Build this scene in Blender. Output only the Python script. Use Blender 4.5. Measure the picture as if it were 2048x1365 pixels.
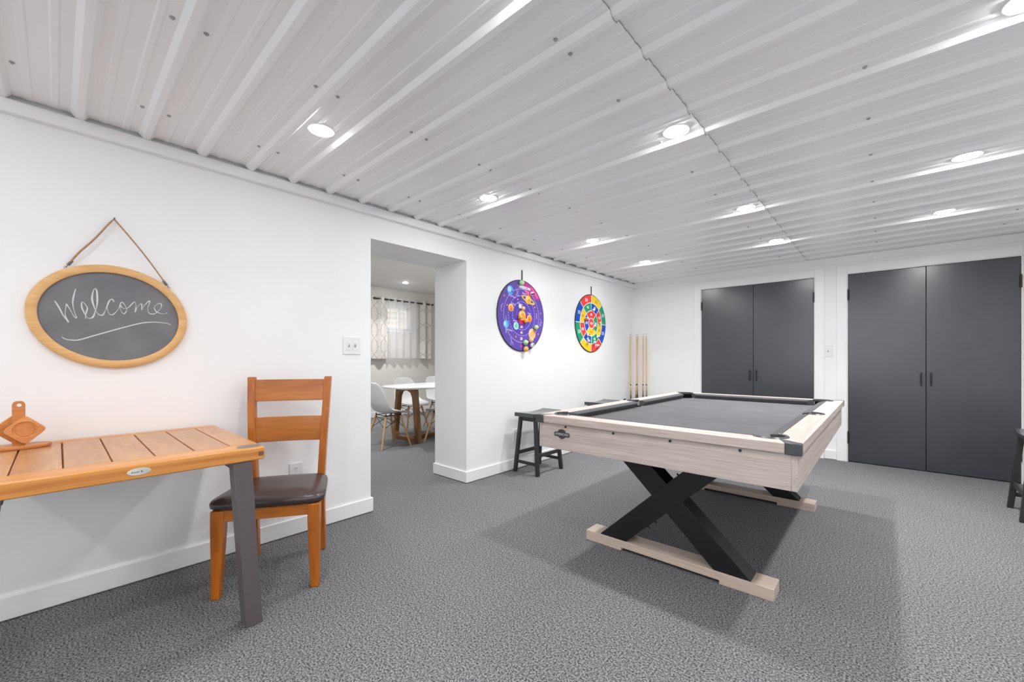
import bpy, bmesh, math, random
from math import pi, sin, cos, sqrt, atan2, radians
from mathutils import Vector, Matrix, Euler

random.seed(7)
scene = bpy.context.scene
for o in list(bpy.data.objects):
    bpy.data.objects.remove(o)
COL = scene.collection

# ------------------------------------------------------------------ camera
cam_d = bpy.data.cameras.new('camera')
cam = bpy.data.objects.new('camera', cam_d)
COL.objects.link(cam)
cam.location = (0, 0, 1.11)
cam.rotation_euler = (pi / 2, 0, 0.735506534)
cam_d.sensor_width = 36.0
cam_d.lens = 822.754 / 2048 * 36.0
cam_d.shift_y = 35.42 / 2048
cam_d.clip_start = 0.05
scene.camera = cam

# ------------------------------------------------------------------ world and exposure
world = bpy.data.worlds.new('world')
scene.world = world
world.use_nodes = True
wn = world.node_tree
wn.nodes['Background'].inputs['Color'].default_value = (0.86, 0.93, 1.0, 1)
wn.nodes['Background'].inputs['Strength'].default_value = 2.4
scene.view_settings.view_transform = 'Standard'
scene.view_settings.look = 'None'
scene.view_settings.gamma = 1.0
scene.view_settings.use_curve_mapping = False
scene.view_settings.exposure = 0.39
scene.cycles.use_denoising = True
scene.cycles.max_bounces = 10
scene.cycles.diffuse_bounces = 10
LAMP_STRENGTH = 235.0
LAMP_WATTS = 2.5
LAMP_SPREAD = radians(105)
LAMP_COLOR = (0.985, 0.985, 0.985, 1)

# ------------------------------------------------------------------ materials
def new_mat(name):
    m = bpy.data.materials.new(name)
    m.use_nodes = True
    return m, m.node_tree, m.node_tree.nodes['Principled BSDF']

def lin(r, g, b):
    f = lambda c: (c / 255 / 12.92) if c / 255 <= 0.04045 else ((c / 255 + 0.055) / 1.055) ** 2.4
    return (f(r), f(g), f(b), 1)

def plain(name, col, rough=0.5, metal=0.0, spec=0.5, noise=0.0, nscale=40, bump=0.0):
    m, nt, b = new_mat(name)
    b.inputs['Roughness'].default_value = rough
    b.inputs['Metallic'].default_value = metal
    b.inputs['Specular IOR Level'].default_value = spec
    if noise or bump:
        tc = nt.nodes.new('ShaderNodeTexCoord')
        nz = nt.nodes.new('ShaderNodeTexNoise')
        nz.inputs['Scale'].default_value = nscale
        nz.inputs['Detail'].default_value = 4
        nt.links.new(tc.outputs['Object'], nz.inputs['Vector'])
        rp = nt.nodes.new('ShaderNodeValToRGB')
        rp.color_ramp.elements[0].position = 0.3
        rp.color_ramp.elements[1].position = 0.7
        rp.color_ramp.elements[0].color = tuple(c * (1 - noise) for c in col[:3]) + (1,)
        rp.color_ramp.elements[1].color = tuple(min(1, c * (1 + noise)) for c in col[:3]) + (1,)
        nt.links.new(nz.outputs['Fac'], rp.inputs['Fac'])
        nt.links.new(rp.outputs['Color'], b.inputs['Base Color'])
        if bump:
            bp = nt.nodes.new('ShaderNodeBump')
            bp.inputs['Strength'].default_value = bump
            bp.inputs['Distance'].default_value = 0.002
            nt.links.new(nz.outputs['Fac'], bp.inputs['Height'])
            nt.links.new(bp.outputs['Normal'], b.inputs['Normal'])
    else:
        b.inputs['Base Color'].default_value = col
    return m

def wood(name, light, dark, axis='X', grain=38.0, stretch=14.0, rough=0.45, spec=0.4, contrast=(0.35, 0.68), vary=0.0, fine=0.35):
    """grain running along one object axis; vary shifts the tone from piece to piece"""
    m, nt, b = new_mat(name)
    b.inputs['Roughness'].default_value = rough
    b.inputs['Specular IOR Level'].default_value = spec
    tc = nt.nodes.new('ShaderNodeTexCoord')
    mp = nt.nodes.new('ShaderNodeMapping')
    s = [grain, grain, grain]
    s['XYZ'.index(axis)] = grain / stretch
    mp.inputs['Scale'].default_value = s
    oi = nt.nodes.new('ShaderNodeObjectInfo')
    vm = nt.nodes.new('ShaderNodeVectorMath'); vm.operation = 'ADD'
    mul = nt.nodes.new('ShaderNodeMath'); mul.operation = 'MULTIPLY'; mul.inputs[1].default_value = 37.0
    nt.links.new(oi.outputs['Random'], mul.inputs[0])
    nt.links.new(tc.outputs['Object'], mp.inputs['Vector'])
    nt.links.new(mp.outputs['Vector'], vm.inputs[0])
    nt.links.new(mul.outputs[0], vm.inputs[1])
    n1 = nt.nodes.new('ShaderNodeTexNoise')
    n1.inputs['Scale'].default_value = 0.55
    n1.inputs['Detail'].default_value = 5
    n1.inputs['Roughness'].default_value = 0.62
    n1.inputs['Distortion'].default_value = 0.9
    n2 = nt.nodes.new('ShaderNodeTexNoise')
    n2.inputs['Scale'].default_value = 3.5
    n2.inputs['Detail'].default_value = 3
    nt.links.new(vm.outputs[0], n1.inputs['Vector'])
    nt.links.new(vm.outputs[0], n2.inputs['Vector'])
    mx = nt.nodes.new('ShaderNodeMath'); mx.operation = 'MULTIPLY_ADD'
    mx.inputs[1].default_value = fine
    nt.links.new(n2.outputs['Fac'], mx.inputs[0])
    sc = nt.nodes.new('ShaderNodeMath'); sc.operation = 'MULTIPLY'; sc.inputs[1].default_value = 1 - fine
    nt.links.new(n1.outputs['Fac'], sc.inputs[0])
    nt.links.new(sc.outputs[0], mx.inputs[2])
    rp = nt.nodes.new('ShaderNodeValToRGB')
    rp.color_ramp.elements[0].position = contrast[0]
    rp.color_ramp.elements[1].position = contrast[1]
    rp.color_ramp.elements[0].color = dark
    rp.color_ramp.elements[1].color = light
    nt.links.new(mx.outputs[0], rp.inputs['Fac'])
    out = rp.outputs['Color']
    if vary:
        hs = nt.nodes.new('ShaderNodeHueSaturation')
        mr = nt.nodes.new('ShaderNodeMapRange')
        mr.inputs['To Min'].default_value = 1 - vary
        mr.inputs['To Max'].default_value = 1 + vary
        nt.links.new(oi.outputs['Random'], mr.inputs['Value'])
        nt.links.new(mr.outputs['Result'], hs.inputs['Value'])
        nt.links.new(out, hs.inputs['Color'])
        out = hs.outputs['Color']
    nt.links.new(out, b.inputs['Base Color'])
    return m

M = {}
M['wall'] = plain('painted_wall', (0.88, 0.88, 0.885, 1), 0.55, spec=0.3, noise=0.01, nscale=3, bump=0.02)
M['wall_warm'] = plain('painted_wall_dining', (0.80, 0.775, 0.735, 1), 0.6, spec=0.3)
M['trim'] = plain('white_trim', (0.88, 0.88, 0.885, 1), 0.35)
M['ceil'] = plain('white_metal_panel', (0.91, 0.91, 0.915, 1), 0.32, spec=0.6)
M['ceil_flat'] = plain('flat_ceiling_paint', (0.82, 0.81, 0.79, 1), 0.7, spec=0.2)
M['screw'] = plain('zinc_screw', (0.42, 0.42, 0.43, 1), 0.4, metal=0.2)
M['cutedge'] = plain('cut_sheet_edge', (0.30, 0.30, 0.31, 1), 0.5)
M['door'] = plain('charcoal_door', (0.036, 0.040, 0.050, 1), 0.27, spec=1.0, noise=0.05, nscale=6)
M['black'] = plain('black_metal', (0.012, 0.012, 0.013, 1), 0.4)
M['beam'] = plain('black_powder_coat', (0.010, 0.010, 0.011, 1), 0.38, spec=0.45)
M['dark'] = plain('dark_void', (0.004, 0.004, 0.004, 1), 0.8, spec=0.1)
M['cap'] = plain('grey_corner_cap', (0.06, 0.062, 0.068, 1), 0.32, spec=0.6)
M['cloth'] = plain('grey_billiard_cloth', (0.115, 0.115, 0.122, 1), 0.85, spec=0.2, noise=0.10, nscale=5)
M['cushion'] = plain('shaded_cushion_cloth', (0.090, 0.090, 0.096, 1), 0.85, spec=0.2)  # bed cloth again, darkened: shade on the cushion faces put into the colour
greL, greD = (0.66, 0.575, 0.525, 1), (0.42, 0.34, 0.30, 1)
for ax in 'XYZ':
    M['oak' + ax] = wood('bleached_oak_' + ax.lower(), greL, greD, ax, 55, 26, 0.38, 0.4, fine=0.5)
sleL, sleD = (0.66, 0.55, 0.47, 1), (0.52, 0.41, 0.34, 1)
M['sled'] = wood('pale_oak_sled', sleL, sleD, 'X', 34, 16, 0.42, 0.4)
acL, acD = (0.80, 0.375, 0.095, 1), (0.50, 0.175, 0.035, 1)
M['acX'] = wood('acacia_slat', (0.64, 0.345, 0.155, 1), (0.44, 0.20, 0.08, 1), 'X', 22, 7, 0.3, 0.6, vary=0.10)
M['acY'] = wood('acacia_rim', acL, acD, 'Y', 26, 26, 0.3, 0.5)
M['acZ'] = wood('acacia_carved', (0.70, 0.29, 0.085, 1), (0.50, 0.17, 0.04, 1), 'Y', 30, 8, 0.35, 0.5)
M['endgrain'] = plain('dark_end_grain', (0.17, 0.09, 0.045, 1), 0.6)
M['leggrey'] = plain('brown_grey_metal', (0.115, 0.096, 0.099, 1), 0.45)
M['badge'] = plain('pale_metal_badge', (0.62, 0.62, 0.58, 1), 0.3, metal=0.3)
M['ink'] = plain('grey_ink', (0.16, 0.16, 0.17, 1), 0.5)
M['honeyZ'] = wood('honey_wood_upright', (0.58, 0.175, 0.014, 1), (0.33, 0.082, 0.006, 1), 'Z', 18, 9, 0.28, 0.5)
M['honeyX'] = wood('honey_wood_rail', (0.55, 0.185, 0.028, 1), (0.34, 0.095, 0.011, 1), 'X', 18, 9, 0.28, 0.5)
M['leather'] = plain('dark_brown_leather', (0.046, 0.033, 0.030, 1), 0.30, spec=0.6, noise=0.08, nscale=90, bump=0.15)
M['stool'] = plain('black_painted_wood', (0.022, 0.024, 0.025, 1), 0.42, spec=0.5)
M['stoolseat'] = plain('black_painted_seat', (0.034, 0.037, 0.038, 1), 0.16, spec=0.8)
M['slate'] = plain('chalkboard_slate', (0.165, 0.168, 0.182, 1), 0.5, spec=0.5, noise=0.12, nscale=9)
M['chalk'] = plain('white_chalk', (0.64, 0.64, 0.66, 1), 0.9, spec=0.1, noise=0.22, nscale=500)
M['pine'] = wood('pine_frame', (0.80, 0.50, 0.235, 1), (0.64, 0.35, 0.12, 1), 'Y', 42, 9, 0.38, 0.4)
M['jute'] = plain('jute_cord', (0.42, 0.27, 0.16, 1), 0.9, spec=0.1, noise=0.3, nscale=250)
M['steel'] = plain('dark_steel', (0.16, 0.15, 0.14, 1), 0.3, metal=0.8)
M['plastic'] = plain('white_plastic', (0.80, 0.80, 0.81, 1), 0.3)
M['slot'] = plain('outlet_slot', (0.10, 0.10, 0.11, 1), 0.5)
M['shell'] = plain('white_chair_shell', (0.80, 0.805, 0.81, 1), 0.4)
M['dowel'] = wood('beech_dowel', (0.68, 0.42, 0.21, 1), (0.54, 0.30, 0.13, 1), 'Z', 40, 12, 0.45, 0.4)
M['walnut'] = wood('walnut_base', (0.27, 0.135, 0.05, 1), (0.15, 0.065, 0.02, 1), 'Z', 26, 9, 0.45, 0.4)
M['stone'] = plain('white_table_top', (0.80, 0.80, 0.80, 1), 0.28)
M['rod'] = plain('dark_bronze_rod', (0.022, 0.016, 0.013, 1), 0.4)
M['drape'] = plain('cream_drape', (0.72, 0.69, 0.65, 1), 0.85, spec=0.1, noise=0.05, nscale=60)
M['drapeline'] = plain('taupe_trellis', (0.38, 0.34, 0.30, 1), 0.85, spec=0.1)
M['siding'] = plain('cream_siding', (0.48, 0.41, 0.32, 1), 0.7)
M['cueL'] = plain('maple_cue', (0.72, 0.48, 0.25, 1), 0.25, noise=0.06, nscale=30)
M['cueW'] = plain('white_ferrule', (0.85, 0.85, 0.84, 1), 0.4)
M['cueB'] = plain('blue_cue_tip', (0.12, 0.25, 0.38, 1), 0.8)
M['cueD'] = plain('black_cue_butt', (0.010, 0.008, 0.007, 1), 0.25)
# carpet
m, nt, b = new_mat('charcoal_carpet')
b.inputs['Roughness'].default_value = 0.95
b.inputs['Specular IOR Level'].default_value = 0.1
tc = nt.nodes.new('ShaderNodeTexCoord')
n1 = nt.nodes.new('ShaderNodeTexNoise'); n1.inputs['Scale'].default_value = 140; n1.inputs['Detail'].default_value = 4; n1.inputs['Roughness'].default_value = 0.7
n2 = nt.nodes.new('ShaderNodeTexNoise'); n2.inputs['Scale'].default_value = 1.3; n2.inputs['Detail'].default_value = 3
nt.links.new(tc.outputs['Object'], n1.inputs['Vector']); nt.links.new(tc.outputs['Object'], n2.inputs['Vector'])
rp = nt.nodes.new('ShaderNodeValToRGB')
rp.color_ramp.elements[0].position = 0.40; rp.color_ramp.elements[0].color = (0.036, 0.036, 0.038, 1)
rp.color_ramp.elements[1].position = 0.62; rp.color_ramp.elements[1].color = (0.325, 0.325, 0.336, 1)
nt.links.new(n1.outputs['Fac'], rp.inputs['Fac'])
hs = nt.nodes.new('ShaderNodeHueSaturation')
mr = nt.nodes.new('ShaderNodeMapRange'); mr.inputs['To Min'].default_value = 0.88; mr.inputs['To Max'].default_value = 1.12
nt.links.new(n2.outputs['Fac'], mr.inputs['Value']); nt.links.new(mr.outputs['Result'], hs.inputs['Value'])
nt.links.new(rp.outputs['Color'], hs.inputs['Color']); nt.links.new(hs.outputs['Color'], b.inputs['Base Color'])
bp = nt.nodes.new('ShaderNodeBump'); bp.inputs['Strength'].default_value = 0.05; bp.inputs['Distance'].default_value = 0.003
nt.links.new(n1.outputs['Fac'], bp.inputs['Height']); nt.links.new(bp.outputs['Normal'], b.inputs['Normal'])
M['carpet'] = m
# lamp lens
m, nt, b = new_mat('lit_lamp_lens')
b.inputs['Base Color'].default_value = (0.9, 0.9, 0.9, 1)
b.inputs['Emission Color'].default_value = LAMP_COLOR
b.inputs['Emission Strength'].default_value = LAMP_STRENGTH
M['lens'] = m
M['lens_soft'] = m.copy(); M['lens_soft'].name = 'soft_lit_lamp_lens'
M['lens_soft'].node_tree.nodes['Principled BSDF'].inputs['Emission Strength'].default_value = LAMP_STRENGTH * .25
# sheer
m, nt, b = new_mat('sheer_voile')
out = nt.nodes['Material Output']
nt.nodes.remove(b)
tr = nt.nodes.new('ShaderNodeBsdfTransparent'); df = nt.nodes.new('ShaderNodeBsdfDiffuse'); tl = nt.nodes.new('ShaderNodeBsdfTranslucent')
df.inputs['Color'].default_value = (0.92, 0.92, 0.93, 1); tl.inputs['Color'].default_value = (0.92, 0.92, 0.93, 1)
ms = nt.nodes.new('ShaderNodeMixShader'); ms.inputs[0].default_value = 0.4
nt.links.new(df.outputs[0], ms.inputs[1]); nt.links.new(tl.outputs[0], ms.inputs[2])
m2 = nt.nodes.new('ShaderNodeMixShader'); m2.inputs[0].default_value = 0.62
nt.links.new(tr.outputs[0], m2.inputs[1]); nt.links.new(ms.outputs[0], m2.inputs[2]); nt.links.new(m2.outputs[0], out.inputs['Surface'])
M['sheer'] = m
# glass
m, nt, b = new_mat('window_glass')
out = nt.nodes['Material Output']; nt.nodes.remove(b)
tr = nt.nodes.new('ShaderNodeBsdfTransparent'); gl = nt.nodes.new('ShaderNodeBsdfGlossy'); gl.inputs['Roughness'].default_value = 0.02
ms = nt.nodes.new('ShaderNodeMixShader'); ms.inputs[0].default_value = 0.06
nt.links.new(tr.outputs[0], ms.inputs[1]); nt.links.new(gl.outputs[0], ms.inputs[2]); nt.links.new(ms.outputs[0], out.inputs['Surface'])
M['glass'] = m
def flat(name, r, g, b_, rough=0.6):
    M[name] = plain(name, lin(r, g, b_), rough, spec=0.3)
flat('print_red', 238, 66, 60); flat('print_yellow', 243, 205, 45); flat('print_green', 26, 158, 112); flat('print_blue', 10, 78, 190)
flat('print_white', 236, 236, 238); flat('print_ochre', 205, 150, 35); flat('print_edge', 48, 48, 52)
flat('space_violet', 98, 76, 168); flat('space_indigo', 84, 68, 168); flat('space_magenta', 186, 58, 150); flat('space_pink', 246, 92, 150)
flat('space_lilac', 196, 170, 240); flat('space_skyblue', 90, 175, 235); flat('space_aqua', 165, 222, 240); flat('space_teal', 110, 205, 170)
flat('space_mint', 190, 236, 224); flat('space_gold', 240, 200, 75); flat('space_orange', 240, 150, 55); flat('space_peach', 250, 206, 150)
flat('space_rust', 236, 112, 50); flat('space_tan', 226, 180, 140); flat('space_deepblue', 40, 90, 190); flat('space_crimson', 205, 40, 80)
flat('ball_green', 176, 226, 160); flat('ball_peach', 246, 190, 140); flat('ball_orange', 240, 178, 90); flat('ball_white', 238, 236, 240); flat('ball_black', 22, 20, 30)
flat('ball_red', 220, 50, 50); flat('ball_blue', 120, 190, 235); flat('ball_rust', 190, 90, 40)

# ------------------------------------------------------------------ mesh builder
class MB:
    def __init__(s):
        s.v = []; s.f = []; s.mi = []; s.cur = 0
    def add(s, vs, fs):
        n = len(s.v); s.v += [tuple(v) for v in vs]
        for f in fs:
            s.f.append([i + n for i in f]); s.mi.append(s.cur)
        return s
    def box(s, x0, x1, y0, y1, z0, z1):
        v = [(x0, y0, z0), (x1, y0, z0), (x1, y1, z0), (x0, y1, z0), (x0, y0, z1), (x1, y0, z1), (x1, y1, z1), (x0, y1, z1)]
        return s.add(v, [(0, 3, 2, 1), (4, 5, 6, 7), (0, 1, 5, 4), (1, 2, 6, 5), (2, 3, 7, 6), (3, 0, 4, 7)])
    def hexa(s, bot, top):
        return s.add(list(bot) + list(top), [(0, 3, 2, 1), (4, 5, 6, 7), (0, 1, 5, 4), (1, 2, 6, 5), (2, 3, 7, 6), (3, 0, 4, 7)])
    def prism(s, pts, a, b, fn=lambda x, y, h: (x, y, h)):
        """2D outline (counter-clockwise seen from +h) swept from height a to b"""
        n = len(pts)
        vs = [fn(x, y, a) for x, y in pts] + [fn(x, y, b) for x, y in pts]
        fs = [tuple(reversed(range(n))), tuple(range(n, 2 * n))] + [(i, (i + 1) % n, n + (i + 1) % n, n + i) for i in range(n)]
        return s.add(vs, fs)
    def sheet(s, pts, fn):
        return s.add([fn(x, y) for x, y in pts], [tuple(range(len(pts)))])
    def lathe(s, prof, n=24, fn=lambda x, y, z: (x, y, z), close=True):
        """(r, z) profile turned round z"""
        vs = []; fs = []
        for r, z in prof:
            for i in range(n):
                a = 2 * pi * i / n; vs.append(fn(r * cos(a), r * sin(a), z))
        for k in range(len(prof) - 1):
            for i in range(n):
                j = (i + 1) % n
                fs.append((k * n + i, k * n + j, (k + 1) * n + j, (k + 1) * n + i))
        if close:
            fs.append(tuple(reversed(range(n)))); fs.append(tuple((len(prof) - 1) * n + i for i in range(n)))
        return s.add(vs, fs)
    def tube(s, pts, r, n=8, cap=True):
        """round bar along a path; r a number or one per point"""
        pts = [Vector(p) for p in pts]
        rr = r if isinstance(r, (list, tuple)) else [r] * len(pts)
        vs = []; fs = []; up = None
        for k, p in enumerate(pts):
            d = (pts[min(k + 1, len(pts) - 1)] - pts[max(k - 1, 0)]).normalized()
            if up is None:
                up = Vector((0, 0, 1)) if abs(d.z) < 0.9 else Vector((1, 0, 0))
            a = d.cross(up).normalized(); b_ = a.cross(d).normalized(); up = b_
            for i in range(n):
                t = 2 * pi * i / n
                vs.append(p + rr[k] * (cos(t) * a + sin(t) * b_))
        for k in range(len(pts) - 1):
            for i in range(n):
                j = (i + 1) % n
                fs.append((k * n + i, (k + 1) * n + i, (k + 1) * n + j, k * n + j))
        if cap:
            fs.append(tuple(range(n))); fs.append(tuple(reversed([(len(pts) - 1) * n + i for i in range(n)])))
        return s.add(vs, fs)
    def ball(s, c, r, n=14, sq=1.0):
        prof = [(max(1e-4, r * sin(pi * k / 8)), -r * cos(pi * k / 8) * sq) for k in range(9)]
        return s.lathe(prof, n, lambda x, y, z: (c[0] + x, c[1] + y, c[2] + z))
    def bar(s, p, q, w, h, up=(0, 0, 1)):
        """rectangular bar from p to q"""
        p = Vector(p); q = Vector(q); d = (q - p).normalized(); a = d.cross(Vector(up)).normalized(); b_ = a.cross(d)
        c = [(-w / 2, -h / 2), (w / 2, -h / 2), (w / 2, h / 2), (-w / 2, h / 2)]
        return s.hexa([p + a * x + b_ * y for x, y in c], [q + a * x + b_ * y for x, y in c])
    def build(s, name, mats, parent=None, loc=None, smooth=30, bevel=0.0, seg=2, solid=0.0, sub=0):
        me = bpy.data.meshes.new(name)
        me.from_pydata(s.v, [], s.f)
        if not isinstance(mats, (list, tuple)): mats = [mats]
        for mm in mats: me.materials.append(M[mm] if isinstance(mm, str) else mm)
        me.polygons.foreach_set('material_index', s.mi)
        bm = bmesh.new(); bm.from_mesh(me)
        if not getattr(s, 'open', False):
            bmesh.ops.recalc_face_normals(bm, faces=bm.faces)
        bm.to_mesh(me); bm.free()
        me.update()
        if smooth:
            me.shade_smooth(); me.set_sharp_from_angle(angle=radians(smooth))
        o = bpy.data.objects.new(name, me); COL.objects.link(o)
        if parent: o.parent = parent
        if loc: o.location = loc
        if solid:
            md = o.modifiers.new('solid', 'SOLIDIFY'); md.thickness = solid; md.offset = 0
        if sub:
            md = o.modifiers.new('sub', 'SUBSURF'); md.levels = sub; md.render_levels = sub
        if bevel:
            md = o.modifiers.new('bevel', 'BEVEL'); md.width = bevel; md.segments = seg; md.limit_method = 'ANGLE'; md.angle_limit = radians(40)
        return o

def tag(o, label, cat, group=None):
    o['label'] = label; o['category'] = cat
    if group: o['group'] = group
    return o
def thing(name, label, cat, loc=(0, 0, 0), rz=0.0, group=None):
    o = bpy.data.objects.new(name, None); COL.objects.link(o)
    o.empty_display_size = 0.05
    o.location = loc; o.rotation_euler = (0, 0, rz)
    return tag(o, label, cat, group)
def struct(name, mb, mats, **kw):
    o = mb.build(name, mats, **kw)
    if not kw.get('parent'): o['kind'] = 'structure'
    return o
def copy_tree(o, parent=None):
    c = o.copy(); COL.objects.link(c)
    if parent: c.parent = parent
    for ch in list(o.children):
        copy_tree(ch, c)
    return c
def text_faces(body, size, align='CENTER', bold=0.0):
    cu = bpy.data.curves.new('lettering', 'FONT'); cu.body = body; cu.size = size
    cu.align_x = align; cu.align_y = 'CENTER'; cu.resolution_u = 2; cu.offset = bold
    o = bpy.data.objects.new('lettering', cu); COL.objects.link(o)
    dg = bpy.context.evaluated_depsgraph_get()
    ev = o.evaluated_get(dg); me = ev.to_mesh()
    vs = [(v.co.x, v.co.y) for v in me.vertices]; fs = [tuple(p.vertices) for p in me.polygons]
    ev.to_mesh_clear(); bpy.data.objects.remove(o); bpy.data.curves.remove(cu)
    return vs, fs
def arc(cx, cy, r, a0, a1, n):
    return [(cx + r * cos(a0 + (a1 - a0) * i / n), cy + r * sin(a0 + (a1 - a0) * i / n)) for i in range(n + 1)]

# ------------------------------------------------------------------ room shell
XL, XR, YB, YR = -2.76, 1.06, 5.72, -3.4          # left, right, back and rear wall faces
ZC = 2.225                                        # flat of the metal ceiling
XD = -3.216                                       # far face of the thick left wall
OY0, OY1, OZ = 1.524, 2.446, 1.983                # opening in the left wall
DX, DY0, DY1, DZ = -7.09, 0.3, 6.1, 2.46          # dining room: window wall, side walls, ceiling

mb = MB(); mb.box(DX - .12, XR + .12, YR - .12, DY1 + .12, -0.1, 0.0)
struct('floor', mb, 'carpet', smooth=0)
mb = MB()
mb.box(XD, XL, YR - .12, OY0, 0, 2.5); mb.box(XD, XL, OY1, DY1 + .12, 0, 2.5); mb.box(XD, XL, OY0, OY1, OZ, 2.5)
struct('wall_left', mb, 'wall', smooth=0)
mb = MB()
D1, D2 = (-1.79, -0.59), (-0.287, 0.896); DTOP = 2.017
mb.box(XL, D1[0] - .012, YB, YB + .12, 0, 2.3); mb.box(D1[1] + .012, D2[0] - .012, YB, YB + .12, 0, 2.3); mb.box(D2[1] + .012, XR + .12, YB, YB + .12, 0, 2.3)
mb.box(D1[0] - .012, D1[1] + .012, YB, YB + .12, DTOP + .012, 2.3); mb.box(D2[0] - .012, D2[1] + .012, YB, YB + .12, DTOP + .012, 2.3)
for d in (D1, D2):                                 # unseen closet boxes, added behind the doors to stop light leaks
    mb.box(d[0] - .1, d[1] + .1, YB + .38, YB + .48, 0, 2.3); mb.box(d[0] - .1, d[0] - .012, YB + .12, YB + .38, 0, 2.3); mb.box(d[1] + .012, d[1] + .1, YB + .12, YB + .38, 0, 2.3); mb.box(d[0] - .1, d[1] + .1, YB + .12, YB + .48, 2.3, 2.36)
struct('wall_back', mb, 'wall', smooth=0)
mb = MB(); mb.box(XR, XR + .12, YR - .12, YB, 0, 2.3); struct('wall_right', mb, 'wall', smooth=0)
QX0, QX1, QZ0, QZ1 = -2.2, .5, .75, 2.05           # unseen wide rear-wall window, added to let in frontal fill daylight
mb = MB(); mb.box(XL, QX0, YR - .12, YR, 0, 2.3); mb.box(QX1, XR, YR - .12, YR, 0, 2.3)
mb.box(QX0, QX1, YR - .12, YR, 0, QZ0); mb.box(QX0, QX1, YR - .12, YR, QZ1, 2.3)
struct('wall_rear', mb, 'wall', smooth=0)
root = bpy.data.objects.new('added_fill_window', None); COL.objects.link(root); root.location = ((QX0 + QX1) / 2, YR, QZ0); root['kind'] = 'structure'
mb = MB(); hw, hh = (QX1 - QX0) / 2, QZ1 - QZ0
for a0, a1, b0, b1 in ((-hw, hw, 0, .05), (-hw, hw, hh - .05, hh), (-hw, -hw + .05, 0, hh), (hw - .05, hw, 0, hh), (-.03, .03, .05, hh - .05)):
    mb.box(a0, a1, -.09, -.04, b0, b1)
mb.build('window_frame', 'trim', parent=root, bevel=.003)
mb = MB(); mb.box(-hw + .05, hw - .05, -.068, -.064, .05, hh - .05); mb.build('pane', 'glass', parent=root, smooth=0)
# dining room walls, the window one with its opening
WY0, WY1, WZ0, WZ1 = 3.96, 4.78, 1.66, 2.13
mb = MB()
mb.box(DX - .12, DX, DY0 - .12, WY0, 0, 2.6); mb.box(DX - .12, DX, WY1, DY1 + .12, 0, 2.6)
mb.box(DX - .12, DX, WY0, WY1, 0, WZ0); mb.box(DX - .12, DX, WY0, WY1, WZ1, 2.6)
struct('wall_dining_window', mb, 'wall_warm', smooth=0)
mb = MB(); mb.box(DX, XD, DY0 - .12, DY0, 0, 2.6); struct('wall_dining_near', mb, 'wall_warm', smooth=0)
mb = MB(); mb.box(DX, XD, DY1, DY1 + .12, 0, 2.6); struct('wall_dining_far', mb, 'wall_warm', smooth=0)
mb = MB(); mb.box(DX - .12, XD, DY0 - .12, DY1 + .12, DZ, DZ + .06); struct('ceiling_dining', mb, 'ceil_flat', smooth=0)

# ribbed metal ceiling: two runs of sheet lapping at x = -0.65
def rib_profile(y0, y1):
    pts = []
    k0 = int(math.floor((y0 - 0.070) / 0.2286)) - 1
    y = []
    for k in range(k0, k0 + 48):
        c = 0.070 + 0.2286 * k
        for dy, dz in ((-.030, 0), (-.0265, -.003), (-.0165, -.0155), (-.012, -.018), (0, -.0188), (.012, -.018), (.0165, -.0155), (.0265, -.003), (.030, 0)):
            y.append((c + dy, dz))
        for cc in (c + 0.0762, c + 0.1524):
            for dy, dz in ((-.014, 0), (-.008, -.0028), (.008, -.0028), (.014, 0)):
                y.append((cc + dy, dz))
    y = [p for p in y if y0 < p[0] < y1]
    return [(y0, 0)] + y + [(y1, 0)]
prof = rib_profile(YR, YB)
mb = MB(); n = len(prof)
mb.open = True
for (x0, x1, dz) in ((XL + .028, -0.650, 0.0), (-0.675, XR, 0.0065)):
    vs = [(x0, y, ZC + dz + z) for y, z in prof] + [(x1, y, ZC + dz + z) for y, z in prof]
    mb.add(vs, [(i, i + 1, n + i + 1, n + i) for i in range(n - 1)])
# the folded lip of the lapping sheet
vs = [(-0.650, y, ZC + z) for y, z in prof] + [(-0.650, y, ZC + z + .0064) for y, z in prof]
mb.cur = 1; mb.add(vs, [(i, i + 1, n + i + 1, n + i) for i in range(n - 1)])
ceiling = struct('ceiling', mb, ['ceil', 'cutedge'], smooth=24)
# backing above the sheets so that nothing leaks in from outside
mb = MB(); mb.box(XL, XR, YR, YB, ZC + .03, ZC + .08)
mb.build('ceiling_deck', 'wall', parent=ceiling, smooth=0)
sc_m = MB(); sc_m.lathe([(0.0085, 0), (0.0085, -.0015), (0.0052, -.002), (0.005, -.006), (0.002, -.007)], 10)
s0 = None
rows = [(-2.43, range(-1, 12), 'pair'), (-1.723, range(0, 12), 'pair'), (-0.85, range(2, 12), 'one'), (-0.055, range(3, 12), 'one'), (0.74, range(8, 12), 'one')]
for x, ks, how in rows:
    for k in ks:
        c = 0.2986 + 0.4572 * k
        offs = (-.047, .044)
        if how == 'one': offs = (-.047, .044) if k == 2 else (-.047,)
        for d in offs:
            loc = (x, c + d, ZC + (0.0 if x < -0.66 else 0.0065))
            if s0 is None:
                s0 = sc_m.build('screw', 'screw', parent=ceiling, loc=loc)
            else:
                c2 = s0.copy(); COL.objects.link(c2); c2.location = loc

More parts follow.
